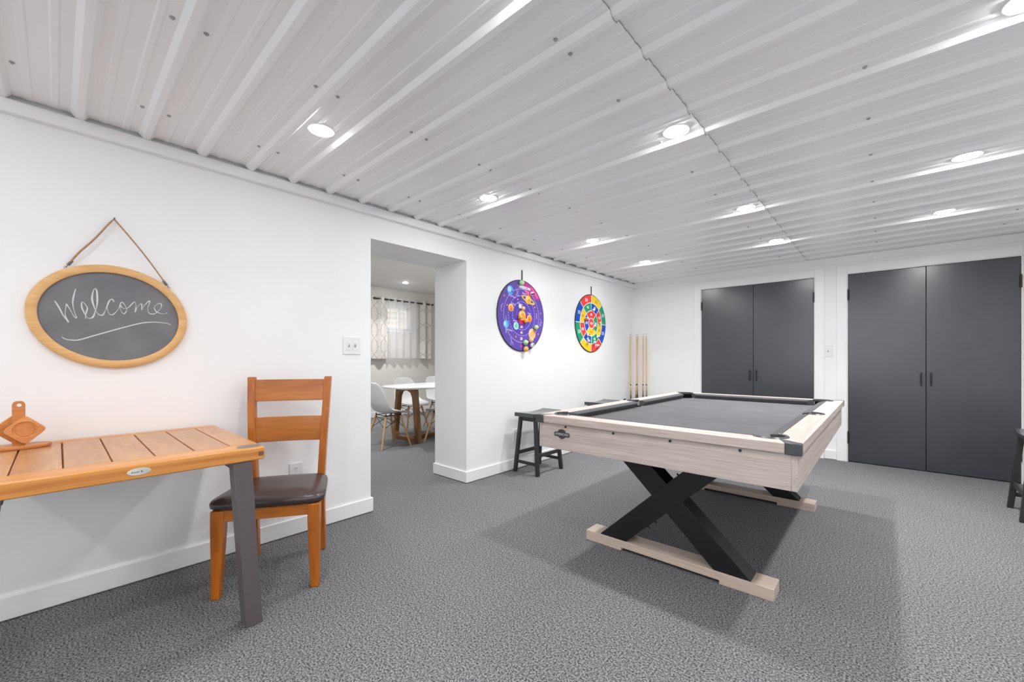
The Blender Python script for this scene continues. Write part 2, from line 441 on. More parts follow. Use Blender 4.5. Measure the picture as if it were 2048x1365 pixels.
# trims and baseboards
mb = MB()
mb.prism([(0, 2.147), (.036, 2.147), (.038, 2.150), (.038, 2.190), (.030, 2.206), (0, 2.206)], YR, YB, lambda x, z, y: (XL + x, y, z))
struct('trim_1', mb, 'trim', bevel=.002)
def baseboard(name, segs, mat='trim'):
    mb = MB()
    for x0, x1, y0, y1 in segs: mb.box(x0, x1, y0, y1, .005, .104)
    return struct(name, mb, mat, bevel=.004)
T = .014
baseboard('baseboard_left', [(XL, XL + T, YR, OY0 + T), (XL, XL + T, OY1 - T, YB), (XD - T, XL, OY0, OY0 + T), (XD - T, XL, OY1 - T, OY1)])
baseboard('baseboard_dining', [(DX, DX + T, DY0, DY1), (DX, XD, DY1 - T, DY1), (XD - T, XD, DY0, OY0), (XD - T, XD, OY1, DY1)])
baseboard('baseboard_back', [(XL + T, D1[0] - .1, YB - T, YB), (D1[1] + .097, D2[0] - .1, YB - T, YB)])
# frieze board and door casings
mb = MB(); mb.box(XL, XR, YB - .014, YB, 2.148, 2.222); struct('trim_2', mb, 'trim', bevel=.002)
def casing(name, d, left, right):
    mb = MB(); w = .012
    mb.box(d[0] - left, d[0] - w, YB - w, YB, 0, 2.118); mb.box(d[1] + w, d[1] + right, YB - w, YB, 0, 2.118)
    mb.box(d[0] - w, d[1] + w, YB - w, YB, DTOP + w, 2.118)
    mb.box(d[0] - w, d[0] - .003, YB - .004, YB + .1, 0, DTOP + .004); mb.box(d[1] + .003, d[1] + w, YB - .004, YB + .1, 0, DTOP + .004)
    mb.box(d[0] - w, d[1] + w, YB - .004, YB + .1, DTOP + .004, DTOP + w)
    return struct(name, mb, 'trim', bevel=.002)
casing('trim_3', D1, .095, .095); casing('trim_4', D2, .1, .095)

def double_door(name, d, handle_z, hinges):
    mid = (d[0] + d[1]) / 2
    root = bpy.data.objects.new(name, None); COL.objects.link(root); root.location = (mid, YB, 0); root['kind'] = 'structure'
    for s in (-1, 1):
        mb = MB(); x0, x1 = sorted((s * .0022, s * ((d[1] - d[0]) / 2)))
        mb.box(x0, x1, .002, .038, .008, DTOP)
        leaf = mb.build('door_leaf', 'door', parent=root, bevel=.0015)
        mb = MB(); hx = s * .035
        mb.bar((hx, -.028, handle_z[0]), (hx, -.028, handle_z[1]), .011, .011, (1, 0, 0))
        for hz in (handle_z[0] + .014, handle_z[1] - .014): mb.bar((hx, .002, hz), (hx, -.026, hz), .010, .010)
        mb.build('handle', 'black', parent=leaf, bevel=.0025)
        for z0, z1 in hinges:
            mb = MB(); hx = s * ((d[1] - d[0]) / 2)
            mb.lathe([(.007, z0), (.007, z1)], 10, lambda x, y, z: (hx + x, -.008 + y, z))
            mb.lathe([(.0045, z1), (.0045, z1 + .006)], 8, lambda x, y, z: (hx + x, -.008 + y, z))
            a, b_ = sorted((hx - s * .010, hx)); mb.box(a, b_, -.003, .002, z0 + .003, z1 - .003)
            mb.build('hinge', 'black', parent=leaf)
    return root
double_door('door_1', D1, (.842, .972), [(1.745, 1.855), (.2, .325)])
double_door('door_2', D2, (.84, .976), [(1.74, 1.855), (.2, .325)])

# window, frame, pane and what lies beyond
root = bpy.data.objects.new('window_1', None); COL.objects.link(root); root.location = (DX, (WY0 + WY1) / 2, WZ0); root['kind'] = 'structure'
hw, hh = (WY1 - WY0) / 2, WZ1 - WZ0
mb = MB()
for a0, a1, b0, b1 in ((-hw, hw, 0, .05), (-hw, hw, hh - .05, hh), (-hw, -hw + .05, 0, hh), (hw - .05, hw, 0, hh), (.165, .205, .05, hh - .05)):
    mb.box(-.1, -.06, a0, a1, b0, b1)
mb.build('window_frame', 'trim', parent=root, bevel=.003)
mb = MB(); mb.box(-.085, -.08, -hw + .05, hw - .05, .05, hh - .05); mb.build('pane', 'glass', parent=root, smooth=0)
mb = MB(); mb.box(-.06, .03, -hw - .03, hw + .03, -.03, 0); mb.build('window_sill', 'trim', parent=root, bevel=.003)
mb = MB()
for i in range(21):
    z = i * .125
    mb.hexa([(-9.0, 1.5, z), (-8.93, 1.5, z), (-8.93, 8, z), (-9.0, 8, z)], [(-9.0, 1.5, z + .125), (-8.965, 1.5, z + .125), (-8.965, 8, z + .125), (-9.0, 8, z + .125)])
struct('wall_outside', mb, 'siding', smooth=0)

# ------------------------------------------------------------------ recessed lights
lt = MB(); lt.lathe([(.047, -.0015), (.052, -.004), (.060, -.0042), (.064, -.001), (.064, 0), (.047, 0)], 36, close=False)
ln = MB(); ln.lathe([(.0005, -.0120), (.014, -.0117), (.028, -.0106), (.038, -.0085), (.044, -.0055), (.0462, -.0015), (.0462, 0)], 36, close=False)
down0 = None; base_data = {}
def downlight(x, y, z, label, group=None, power=1.0, soft=False):
    global down0
    if down0 is None:
        t = thing('downlight', label, 'ceiling light', (x, y, z))
        lt.build('trim_ring', 'trim', parent=t); ln.build('lens', 'lens', parent=t)
        ld = bpy.data.lights.new('lamp', 'AREA'); ld.shape = 'DISK'; ld.size = .088; ld.energy = LAMP_WATTS; ld.spread = LAMP_SPREAD; ld.color = LAMP_COLOR[:3]
        lo = bpy.data.objects.new('lamp', ld); COL.objects.link(lo); lo.parent = t; lo.location = (0, 0, -.0135)
        base_data['lamp'] = ld; base_data['lens'] = [c.data for c in t.children if c.name.startswith('lens')][0]
        down0 = t
    else:
        t = copy_tree(down0); t.location = (x, y, z); t['label'] = label
    if group: t['group'] = group
    elif 'group' in t: del t['group']
    for ch in t.children:
        if ch.name.startswith('lens'):
            ch.data = base_data['lens']
            if soft: ch.data = ch.data.copy(); ch.data.materials[0] = M['lens_soft']
        if ch.type == 'LIGHT':
            ch.data = base_data['lamp'].copy(); ch.data.energy = LAMP_WATTS * power
    return t
LIT = 'lit recessed ceiling lights of the games room'
rowsL = [(-2.035, [(.863, 'lit round recessed light nearest the viewer, in the row along the chalkboard wall'),
                   (2.004, 'lit round recessed light in the left row, above the doorway opening'),
                   (3.375, 'third lit recessed light along the left row, above the planet dartboard'),
                   (4.52, 'farthest lit recessed light of the left row, nearest the cue corner')]),
         (-.755, [(2.03, 'large lit recessed light of the middle row, nearest the viewer beside the panel seam'),
                  (3.405, 'second lit recessed light of the middle row, just left of the panel seam'),
                  (4.545, 'farthest lit recessed light of the middle row, close to the back wall')]),
         (.34, [(2.03, 'lit recessed light cut off by the top right corner of the picture'),
                (3.375, 'lit recessed light in the right row, second from the back wall'),
                (4.52, 'lit recessed light in the right row, nearest the wide charcoal doors')])]
for x, lst in rowsL:
    for y, lab in lst:
        downlight(x, y, ZC + (0 if x < -.66 else .0065), lab, LIT, {True: .4, False: .9}[y < 1] if y < 3 else 2.0, y < 1)
for x, y in ((-.755, .863), (.34, .863), (-2.035, -.3), (-.755, -.3), (.34, -.3), (-2.035, -1.45), (-.755, -1.45), (.34, -1.45), (-2.035, -2.6), (-.755, -2.6), (.34, -2.6)):  # unseen lamps carrying on the grid; rearmost row added for fill light
    downlight(x, y, ZC + (0 if x < -.66 else .0065), 'unseen lit round recessed light in the ceiling above and behind the viewpoint', 'recessed lights outside the picture', .35 if x < -2 else (.5 if y > -1 else .9), x < -2)
downlight(-6.3, 4.145, DZ, 'lit recessed light in the dining room ceiling, seen through the doorway', None, 4.0)
for x, y in ((-6.3, 2.0), (-4.4, 4.145), (-4.4, 2.0)):  # unseen lamps, added to light up the dining room
    downlight(x, y, DZ, 'unseen lit recessed light added to the dining room ceiling, hidden behind the wall', 'added recessed dining room lights outside the picture', 4.0)

# ------------------------------------------------------------------ pool table
PX, PY = -.866, 2.969
HW, HL, ZT = .636, 1.100, .7876
RW = .097                                          # rail width
t = thing('pool_table', 'bleached oak pool table with grey cloth on black crossed legs', 'pool table', (PX, PY, 0))
RT = .043
PR = .058                                          # pocket radius
pc = [(sx * (HW - RW - .028), sy * (HL - RW - .028)) for sx in (-1, 1) for sy in (-1, 1)]
ps = [(sx * (HW - RW + .012), 0.0) for sx in (-1, 1)]
SR = .050
zr0, zr1 = ZT - RT, ZT
CAP = .052
for sy in (-1, 1):                                 # short rails
    pcx, pcy = HW - RW - .028, HL - RW - .028
    nt_ = arc(pcx, pcy, PR, radians(45), atan2(.028, -sqrt(PR ** 2 - .028 ** 2)), 10)
    pts = [(HW - CAP, HL)] + nt_ + [(-x, y) for x, y in reversed(nt_)] + [(-HW + CAP, HL)]
    pts = [(x, sy * y) for x, y in pts]
    mb = MB(); mb.prism(pts, zr0, zr1); mb.build('rail', 'oakX', parent=t, bevel=.004)
for sx in (-1, 1):                                 # long rails with the side pocket cut
    c = (HW - RW + .012, 0)
    a = math.acos(-.012 / SR)
    arcp = [(c[0] + SR * cos(th), c[1] + SR * sin(th)) for th in [(-a + 2 * a * i / 14) for i in range(15)]]
    nl_ = arc(pcx, pcy, PR, radians(45), atan2(-sqrt(PR ** 2 - .028 ** 2), .028), 10)
    pts = [(HW, -HL + CAP * .6), (HW, HL - CAP * .6)] + nl_ + list(reversed(arcp)) + [(x, -y) for x, y in reversed(nl_)]
    pts = [(sx * x, y) for x, y in pts]
    mb = MB(); mb.prism(pts, zr0, zr1); mb.build('rail', 'oakY', parent=t, bevel=.004)
for sx in (-1, 1):
    for sy in (-1, 1):                             # grey corner caps
        pts = [(HW - RW, HL - RW), (HW - CAP, HL), (HW, HL), (HW, HL - CAP * .6)]
        mm_ = PR / sqrt(2); pts = [(pcx + mm_, pcy + mm_), (HW - CAP, HL + .0015), (HW + .0015, HL + .0015), (HW + .0015, HL - CAP * .6)]
        mb = MB(); mb.prism([(sx * x, sy * y) for x, y in pts], zr0 - .002, zr1 + .001); mb.build('corner_cap', 'cap', parent=t, bevel=.003)
# bed: an outline with the six pocket mouths bitten out
IX, IY = HW - RW, HL - RW
ZB = ZT - .041
def bed_outline():
    out = []
    def corner(sx, sy, rev):
        cx, cy = sx * (IX - .028), sy * (IY - .028)
        # circle meets the two inner rail lines
        d = sqrt(PR ** 2 - .028 ** 2)
        p1 = atan2(sy * .028, -sx * d); p2 = atan2(-sy * d, sx * .028)
        pA = (cx + PR * cos(p1), cy + PR * sin(p1)); pB = (cx + PR * cos(p2), cy + PR * sin(p2))
        # go round the side that faces the table centre
        mid = atan2(-sy, -sx)
        def unw(x): 
            while x - mid > pi: x -= 2 * pi
            while x - mid < -pi: x += 2 * pi
            return x
        a0, a1 = unw(p1), unw(p2)
        pts = [(cx + PR * cos(a0 + (a1 - a0) * i / 12), cy + PR * sin(a0 + (a1 - a0) * i / 12)) for i in range(13)]
        return list(reversed(pts)) if rev else pts
    def side(sx):
        c = sx * (IX + .012)
        d = sqrt(SR ** 2 - .012 ** 2)
        pts = []
        a = math.acos(.012 / SR)
        for i in range(13):
            th = pi - a + 2 * a * i / 12            # for the right side, from top to bottom through the inside
            pts.append((IX + .012 + SR * cos(th), SR * sin(th)))
        if sx > 0: return list(reversed(pts))
        return [(-x, y) for x, y in pts]
    out += corner(-1, -1, True)[::1]
    out += corner(1, -1, False)
    out += side(1)
    out += corner(1, 1, True)
    out += corner(-1, 1, False)
    out += side(-1)
    return out
bo = bed_outline()
mb = MB(); mb.prism(bo, ZB - .02, ZB); mb.build('playing_bed', 'cloth', parent=t, smooth=0)
# cushions
def cushion(p, q, inward, ca, cb):
    """rubber nose from p to q along a rail; ends cut back towards the pockets"""
    p = Vector((*p, 0)); q = Vector((*q, 0)); d = (q - p).normalized(); n_ = Vector((*inward, 0))
    sec = [(0, ZT), (.010, ZT + .001), (.040, ZT - .006), (.044, ZT - .012), (.030, ZB + .002), (0, ZB + .002)]
    vs = []
    for base, sgn, cut in ((p, 1, ca), (q, -1, cb)):
        for off, z in sec:
            v = base + n_ * off + d * sgn * off * cut; vs.append((v.x, v.y, z))
    m_ = len(sec)
    mb = MB(); mb.add(vs, [tuple(range(m_)), tuple(reversed(range(m_, 2 * m_)))] + [(i, (i + 1) % m_, m_ + (i + 1) % m_, m_ + i) for i in range(m_)])
    return mb.build('cushion', 'cushion', parent=t, bevel=.002)
G = .080
for sy in (-1, 1): cushion((-IX + G, sy * IY), (IX - G, sy * IY), (0, -sy), 1.0, 1.0)
for sx in (-1, 1):
    cushion((sx * IX, -IY + G), (sx * IX, -.0505), (-sx, 0), 1.0, .35)
    cushion((sx * IX, .0505), (sx * IX, IY - G), (-sx, 0), .35, 1.0)
# pockets with grey rims
def pocket(c, r, a0, a1, shape):
    mb = MB(); mb.open = True
    mb.lathe([(r - .001, ZT - .004), (r - .001, ZB - .05), (r * .75, ZB - .085), (.002, ZB - .09)], 28, lambda x, y, z: (c[0] + x, c[1] + y, z), close=False)
    # keep only the wall behind the mouth above the bed
    keep_f = []; keep_m = []
    pk = mb.build('pocket', 'dark', parent=t)
    bm = bmesh.new(); bm.from_mesh(pk.data)
    mid = (a0 + a1) / 2
    dele = []
    for f in bm.faces:
        cc = f.calc_center_median()
        if cc.z > ZB - .055 and f.calc_area() > 0:
            an = atan2(cc.y - c[1], cc.x - c[0]); dd = (an - mid + pi) % (2 * pi) - pi
            if abs(dd) > (a1 - a0) / 2 - .15:
                for v in f.verts:
                    if v.co.z > ZB - .01: v.co.z = ZB - .004
    bm.to_mesh(pk.data); bm.free()
    mb = MB(); n_ = 20; w = .013
    ring = []
    for i in range(n_ + 1):
        a = a0 + (a1 - a0) * i / n_
        e = 1.0 if 0.08 < i / n_ < .92 else .6
        for rr, z in ((r - .002, ZT - .012), (r - .001, ZT + .004), (r + w * e * .6, ZT + .006), (r + w * e, ZT + .001), (r + w * e, ZT - .004)):
            ring.append((c[0] + rr * cos(a), c[1] + rr * sin(a), z))
    mb.add(ring, [(i * 5 + k, i * 5 + k + 1, (i + 1) * 5 + k + 1, (i + 1) * 5 + k) for i in range(n_) for k in range(4)] + [tuple(range(5)), tuple(reversed([n_ * 5 + k for k in range(5)]))])
    mb.build('pocket_rim', 'cap', parent=pk)
for (x, y) in pc:
    a = atan2(y, x); a = atan2(1 if y > 0 else -1, 1 if x > 0 else -1)
    pocket((x, y), PR, a - radians(112), a + radians(112), 0)
for (x, y) in ps:
    a = 0 if x > 0 else pi
    pocket((x, y), SR, a - radians(100), a + radians(100), 0)
# apron boards, badge and bolts
AS = .0138; AZ0, AZ1 = .602, .743; AT = .020
for sx in (-1, 1):
    mb = MB(); a, b_ = sorted((sx * (HW - AS), sx * (HW - AS - AT))); mb.box(a, b_, -HL + AS, HL - AS, AZ0, AZ1)
    mb.build('apron', 'oakY', parent=t, bevel=.002)
for sy in (-1, 1):
    mb = MB(); a, b_ = sorted((sy * (HL - AS - .0008), sy * (HL - AS - AT))); mb.box(-HW + AS + AT, HW - AS - AT, a, b_, AZ0, AZ1)
    mb.build('apron', 'oakX', parent=t, bevel=.001)
mb = MB(); mb.box(-HW + .03, HW - .03, -HL + .03, HL - .03, .66, .70); mb.build('slate_support', 'dark', parent=t, smooth=0)
yb = -HL + AS
for bx in (-.438, -.148, .139, .427):
    mb = MB(); mb.lathe([(.006, 0), (.0055, .005), (.003, .006)], 12, lambda x, y, z: (bx + x, yb - z, .733 + y)); mb.build('bolt', 'black', parent=t)
# maker's badge: a barbell-shaped plate with a round head and a pointed foot
bcx, bcz = -.463, .690
pts = []
pts += [(-.051, .006), (-.051, -.010), (-.045, -.014)]
pts += [(-.026, -.013), (-.016, -.021), (-.008, -.0255), (0, -.0275), (.008, -.0255), (.016, -.021), (.026, -.013)]
pts += [(.045, -.014), (.051, -.010), (.051, .006), (.045, .011), (.027, .011)]
pts += [(.024, .018), (.017, .0235), (.009, .0265), (0, .0275), (-.009, .0265), (-.017, .0235), (-.024, .018), (-.027, .011), (-.045, .011)]
mb = MB(); mb.prism(pts, 0, .003, lambda x, z, h: (bcx + x, yb - h, bcz + z))
bd = mb.build('maker_badge', plain('pewter_badge', (0.075, 0.078, 0.082, 1), 0.4, metal=0.4), parent=t, bevel=.0007)
mb = MB(); vs, fs = text_faces('AMERICAN', .0175, bold=.0004)
mb.add([(bcx + x, yb - .0035, bcz - .001 + y) for x, y in vs], fs); mb.open = True
mb.build('badge_lettering', plain('badge_letter_silver', (0.42, 0.43, 0.45, 1), 0.35), parent=bd, smooth=0)
# crossed legs and sled feet
for sy in (-1, 1):
    yc = (-.722 if sy < 0 else .757)
    y0, y1 = yc - .060, yc + .060
    mb = MB(); L = .4945
    pts = [(-L, 0), (-.262, 0), (-.262, .018), (.262, .018), (.262, 0), (L, 0), (L, .058), (-L, .058)]
    mb.prism(pts, y0 - .002, y1 + .002, lambda x, z, y: (x, y, z)); mb.build('sled_foot', 'sled', parent=t, bevel=.002)
    for s in (-1, 1):
        w = .083
        mb = MB(); e = .0006 if s < 0 else 0
        pts = [(-s * .318 - w, .058), (-s * .318 + w, .058), (s * .318 + w, .66), (s * .318 - w, .66)]
        mb.prism(pts, y0 + .003 + e, y1 - .003 - e, lambda x, z, y: (x, y, z)); lg = mb.build('leg_beam', 'beam', parent=t, bevel=.0015)
        if s > 0:
            for (bx, bz) in ((-.030, .508), (.004, .545), (-.165, .13), (-.13, .165)):
                pass
            for off in (-.02, .018):
                for q, zz in ((-1, .50), (1, .18)):
                    px = -.318 + (zz + off - .058) / .602 * .636 + q * w
                    mb = MB(); mb.lathe([(.006, 0), (.006, .012)], 10, lambda x, y, z: (px + q * z * .75, yc + x, zz + off + y - q * z * .6))
                    mb.build('bolt', 'black', parent=lg)

# ------------------------------------------------------------------ patio table by the wall
TX0, TX1, TY0, TY1, TZ, TH = -2.738, -1.912, -.246, .580, .745, .052
t = thing('slatted_table', 'square orange-brown slatted wooden table on grey metal legs, under the chalkboard', 'table', (0, 0, 0))
gaps = [.483, .364, .247, .131, .013, -.104]
edges = [TY1] + gaps + [TY0]
for i in range(7):
    a, b_ = edges[i + 1], edges[i]
    a += .0022 if i < 6 else 0; b_ -= .0022 if i > 0 else 0
    cx = (TX0 + TX1) / 2
    mb = MB(); mb.box(TX0 + .07, TX1 - .115, a, b_, TZ - .011, TZ); mb.box(TX0 + .07, TX1 - .115, edges[i + 1] + .0001, edges[i] - .0001, TZ - .022, TZ - .0105); o = mb.build('slat', 'acX', parent=t, bevel=.0022)
mb = MB(); mb.box(TX1 - .115, TX1, TY0, TY1, TZ - TH, TZ + .0004); mb.build('rim_board', 'acY', parent=t, bevel=.006, seg=3)
mb = MB(); mb.box(TX0, TX0 + .07, TY0, TY1, TZ - TH, TZ + .0004); mb.build('rim_board', 'acY', parent=t, bevel=.006, seg=3)
for yy in (TY0 + .012, TY1 - .012 - .03):
    mb = MB(); mb.box(TX0 + .07, TX1 - .115, yy, yy + .03, TZ - TH, TZ - .022); mb.build('side_bearer', 'acX', parent=t)
for k, yy in enumerate((TY0, TY1)):                # dark joint ends and grey oval plates at the corners
    s = -1 if k == 0 else 1
    mb = MB(); mb.box(TX1 - .001, TX1 + .0008, *sorted((yy - s * .006, yy - s * .024)), TZ - .036, TZ - .018); mb.build('dowel_end', 'endgrain', parent=t, smooth=0)
    mb = MB(); cy = yy - s * .046
    mb.lathe([(1, 0), (1, .0012), (.96, .0016)], 32, lambda x, y, z: (TX1 - .046 + x * .030, cy + y * .044, TZ + .0004 + z))
    mb.build('corner_plate', plain('grey_plate', (.17, .17, .18, 1), .4) if k == 0 else M['grey_plate'], parent=t)
    M['grey_plate'] = bpy.data.materials['grey_plate']
mb = MB(); byc, bzc = .190, TZ - .026
mb.lathe([(1, 0), (1, .0015), (.95, .0022)], 32, lambda x, y, z: (TX1 + z, byc + x * .0315, bzc + y * .0125))
bd = mb.build('oval_badge', 'badge', parent=t)
mb = MB()
for (y0, y1, z0, z1) in ((-.0195, -.0165, -.003, .002), (-.0150, -.0125, -.0022, .0008), (-.0112, -.0088, -.0022, .0008), (-.0076, -.0050, -.0022, .0012), (-.0038, -.0012, -.0022, .0022), (.0042, .0082, -.0022, .0036), (.0104, .0112, -.001, .0016)):
    mb.box(TX1 + .002, TX1 + .0026, byc + y0, byc + y1, bzc + z0, bzc + z1)
mb.build('badge_lettering', 'ink', parent=bd, smooth=0)
cyT = (TY0 + TY1) / 2
for s in (-1, 1):
    yt0, yt1 = .470 - cyT, .535 - cyT; yb0, yb1 = .519 - cyT, .581 - cyT
    ya, yb_ = sorted((s * yt0, s * yt1)); yc_, yd = sorted((s * yb0, s * yb1))
    if s < 0: ya += .024; yb_ += .024; yc_ += .01; yd += .01
    mb = MB()
    mb.hexa([(-2.012, cyT + yc_, 0), (-1.942, cyT + yc_, 0), (-1.942, cyT + yd, 0), (-2.012, cyT + yd, 0)],
            [(-1.992, cyT + ya, TZ - TH), (-1.920, cyT + ya, TZ - TH), (-1.920, cyT + yb_, TZ - TH), (-1.992, cyT + yb_, TZ - TH)])
    mb.build('leg', 'leggrey', parent=t, bevel=.003)
    mb = MB(); mb.box(TX0 + .03, -1.992, cyT + ya, cyT + yb_, TZ - TH - .03, TZ - TH); mb.build('cross_bar', 'leggrey', parent=t, bevel=.002)
mb = MB(); mb.box(XL + .001, XL + .032, TY0 + .03, TY1 - .03, TZ - TH - .09, TZ - TH); mb.build('wall_cleat', 'leggrey', parent=t, bevel=.002)

# coaster set on the table
t = thing('coaster_stand', 'carved orange wooden coaster stand with a holed upright on the slatted table', 'coaster stand', (-2.60, -.105, TZ + .0006))
pts = []
for i in range(36):
    a = 2 * pi * i / 36; c_, s_ = cos(a), sin(a)
    pts.append((.054 * abs(c_) ** .8 * (1 if c_ > 0 else -1), .090 * abs(s_) ** .9 * (1 if s_ > 0 else -1)))
mb = MB(); mb.prism([(x * .96, y * .97) for x, y in pts], 0, .004); mb.prism(pts, .004, .015); mb.build('base', 'acZ', parent=t, bevel=.003)
mb = MB()
pts = [(-.0175, .012), (.0175, .012), (.0175, .178), (.014, .188), (.008, .1925), (-.008, .1925), (-.014, .188), (-.0175, .178)]
# post with a round hole near the top
hole = [(.0068 * cos(2 * pi * i / 16) + .001, .176 + .0068 * sin(2 * pi * i / 16)) for i in range(16)]
bm = bmesh.new()
ov = [bm.verts.new((0, x, z)) for x, z in pts]; hv = [bm.verts.new((0, x, z)) for x, z in hole]
oe = [bm.edges.new((ov[i], ov[(i + 1) % 8])) for i in range(8)]; he = [bm.edges.new((hv[i], hv[(i + 1) % 16])) for i in range(16)]
bmesh.ops.triangle_fill(bm, use_beauty=True, edges=oe + he)
for f in list(bm.faces):
    c_ = f.calc_center_median()
    if (c_.y - .001) ** 2 + (c_.z - .176) ** 2 < .005 ** 2: bm.faces.remove(f)
r = bmesh.ops.extrude_face_region(bm, geom=list(bm.faces))
for v in [g for g in r['geom'] if isinstance(g, bmesh.types.BMVert)]: v.co.x += .014
bmesh.ops.recalc_face_normals(bm, faces=bm.faces)
me = bpy.data.meshes.new('upright'); bm.to_mesh(me); bm.free(); me.materials.append(M['acZ'])
o = bpy.data.objects.new('upright', me); COL.objects.link(o); o.parent = t; o.location = (-.007, 0, 0)
def coaster(x, y, z, lean, label, mirror=False):
    t = thing('coaster', label, 'coaster', (x, y, z), group='square carved coasters')
    q = .043; rc = .0135
    sq = []
    for cx_, cy_, a0 in ((q - rc, q - rc, 0), (-q + rc, q - rc, pi / 2), (-q + rc, -q + rc, pi), (q - rc, -q + rc, 1.5 * pi)):
        sq += arc(cx_, cy_, rc, a0, a0 + pi / 2, 4)
    mb = MB(); c45 = cos(pi / 4)
    rot = lambda u, v: ((u - v) * c45, (u + v) * c45)
    rings = [(.0340, .016), (.0335, .0105), (.027, .0095), (.0235, .0118), (.021, .0105), (.0185, .0118), (.016, .0105), (.0135, .0118), (.011, .0105), (.0085, .0118), (.005, .011), (.0005, .012)]
    n_ = 40
    outer = []
    for i in range(n_):
        a = 2 * pi * i / n_; d = (cos(a), sin(a))
        # distance to the rounded square along this direction
        best = 1
        for k in range(len(sq)):
            p, q2 = sq[k], sq[(k + 1) % len(sq)]
            ex, ey = q2[0] - p[0], q2[1] - p[1]; den = d[0] * ey - d[1] * ex
            if abs(den) < 1e-12: continue
            tt = (p[0] * ey - p[1] * ex) / den; uu = (p[0] * d[1] - p[1] * d[0]) / den
            if tt > 0 and -1e-6 <= uu <= 1 + 1e-6: best = tt; break
        outer.append((d[0] * best, d[1] * best))
    layers = [[(x_ * .97, y_ * .97, 0) for x_, y_ in outer], [(x_, y_, .003) for x_, y_ in outer], [(x_, y_, .013) for x_, y_ in outer], [(x_ * .965, y_ * .965, .016) for x_, y_ in outer]]
    for rr, h in rings: layers.append([(rr * cos(2 * pi * i / n_), rr * sin(2 * pi * i / n_), h) for i in range(n_)])
    vs = []
    for L_ in layers:
        for u, v, h in L_:
            a_, b_ = rot(u, v); vs.append((h, a_, b_))
    fs = [tuple(range(n_))] + [(k * n_ + i, k * n_ + (i + 1) % n_, (k + 1) * n_ + (i + 1) % n_, (k + 1) * n_ + i) for k in range(len(layers) - 1) for i in range(n_)] + [tuple((len(layers) - 1) * n_ + i for i in range(n_))]
    mb.add(vs, fs); o = mb.build('slab', 'acZ', parent=t, smooth=40)
    t.rotation_euler = (0, lean, pi if mirror else 0)
    return t
coaster(-2.590, -.088, TZ + .0156 + .060, radians(-4), 'front square coaster with carved rings, leaning on the coaster stand')
coaster(-2.611, -.118, TZ + .0156 + .064, radians(-4), 'rear square coaster leaning behind the upright of the coaster stand', True)

# ------------------------------------------------------------------ dining chair
t = thing('dining_chair', 'honey wood ladder-back chair with dark brown leather seat beside the slatted table', 'chair', (-2.3455, .7765, 0), radians(57.5))
def taper_leg(x, y, zt, wt, wb, dx=0, dy=0):
    mb = MB()
    q = lambda cx, cy, w, d, z: [(cx - w / 2, cy - d / 2, z), (cx + w / 2, cy - d / 2, z), (cx + w / 2, cy + d / 2, z), (cx - w / 2, cy + d / 2, z)]
    rows = [q(x + dx, y + dy, wb, wb, 0), q(x + dx * .25, y + dy * .25, (wt + wb) / 2 * 1.04, (wt + wb) / 2 * 1.04, zt * .5), q(x, y, wt, wt, zt * .78), q(x, y, wt, wt, zt)]
    vs = [v for r in rows for v in r]
    mb.add(vs, [(0, 3, 2, 1), (12, 13, 14, 15)] + [(k * 4 + i, k * 4 + (i + 1) % 4, k * 4 + 4 + (i + 1) % 4, k * 4 + 4 + i) for k in range(3) for i in range(4)])
    return mb
for s in (-1, 1):
    taper_leg(s * .204, -.186, .405, .054, .037, s * .006, -.012).build('leg', 'honeyZ', parent=t, bevel=.004, smooth=40)
    path = [(s * .172, .222, 0), (s * .172, .205, .25), (s * .172, .196, .43), (s * .181, .205, .62), (s * .192, .226, .83), (s * .200, .252, 1.006)]
    mb = MB(); vs = []
    for k, (x, y, z) in enumerate(path):
        w = .037; d = [.040, .046, .054, .050, .046, .040][k]
        vs += [(x - w / 2, y - d / 2, z), (x + w / 2, y - d / 2, z), (x + w / 2, y + d / 2, z), (x - w / 2, y + d / 2, z)]
    mb.add(vs, [(0, 3, 2, 1), tuple(20 + i for i in range(4))] + [(k * 4 + i, k * 4 + (i + 1) % 4, k * 4 + 4 + (i + 1) % 4, k * 4 + 4 + i) for k in range(5) for i in range(4)])
    mb.build('back_post', 'honeyZ', parent=t, bevel=.004, smooth=40)
def back_slat(z0, z1, y0, y1):
    mb = MB(); n_ = 10; vs = []
    for i in range(n_ + 1):
        u = -1 + 2 * i / n_; x = u * (.172 + .018 * (z0 > .8)); b_ = .018 * (1 - u * u)
        for z, y in ((z0, y0), (z1, y1)):
            vs += [(x, y + b_ - .009, z), (x, y + b_ + .009, z)]
    fs = [(0, 1, 3, 2), tuple(n_ * 4 + k for k in (0, 2, 3, 1))]
    for i in range(n_):
        a = i * 4; c_ = a + 4
        fs += [(a, c_, c_ + 2, a + 2), (a + 1, a + 3, c_ + 3, c_ + 1), (a + 2, c_ + 2, c_ + 3, a + 3), (a, a + 1, c_ + 1, c_)]
    mb.add(vs, fs); return mb.build('back_slat', 'honeyX', parent=t, bevel=.003, smooth=40)
back_slat(.868, .990, .228, .248); back_slat(.640, .778, .205, .218)
mb = MB(); mb.box(-.18, .18, -.207, -.188, .352, .408); mb.build('seat_rail', 'honeyX', parent=t, bevel=.002)
mb = MB(); mb.box(-.16, .16, .188, .206, .352, .408); mb.build('seat_rail', 'honeyX', parent=t, bevel=.002)
for s in (-1, 1):
    mb = MB(); mb.bar((s * .196, -.16, .38), (s * .172, .19, .38), .018, .056); mb.build('seat_rail', 'honeyX', parent=t, bevel=.002)
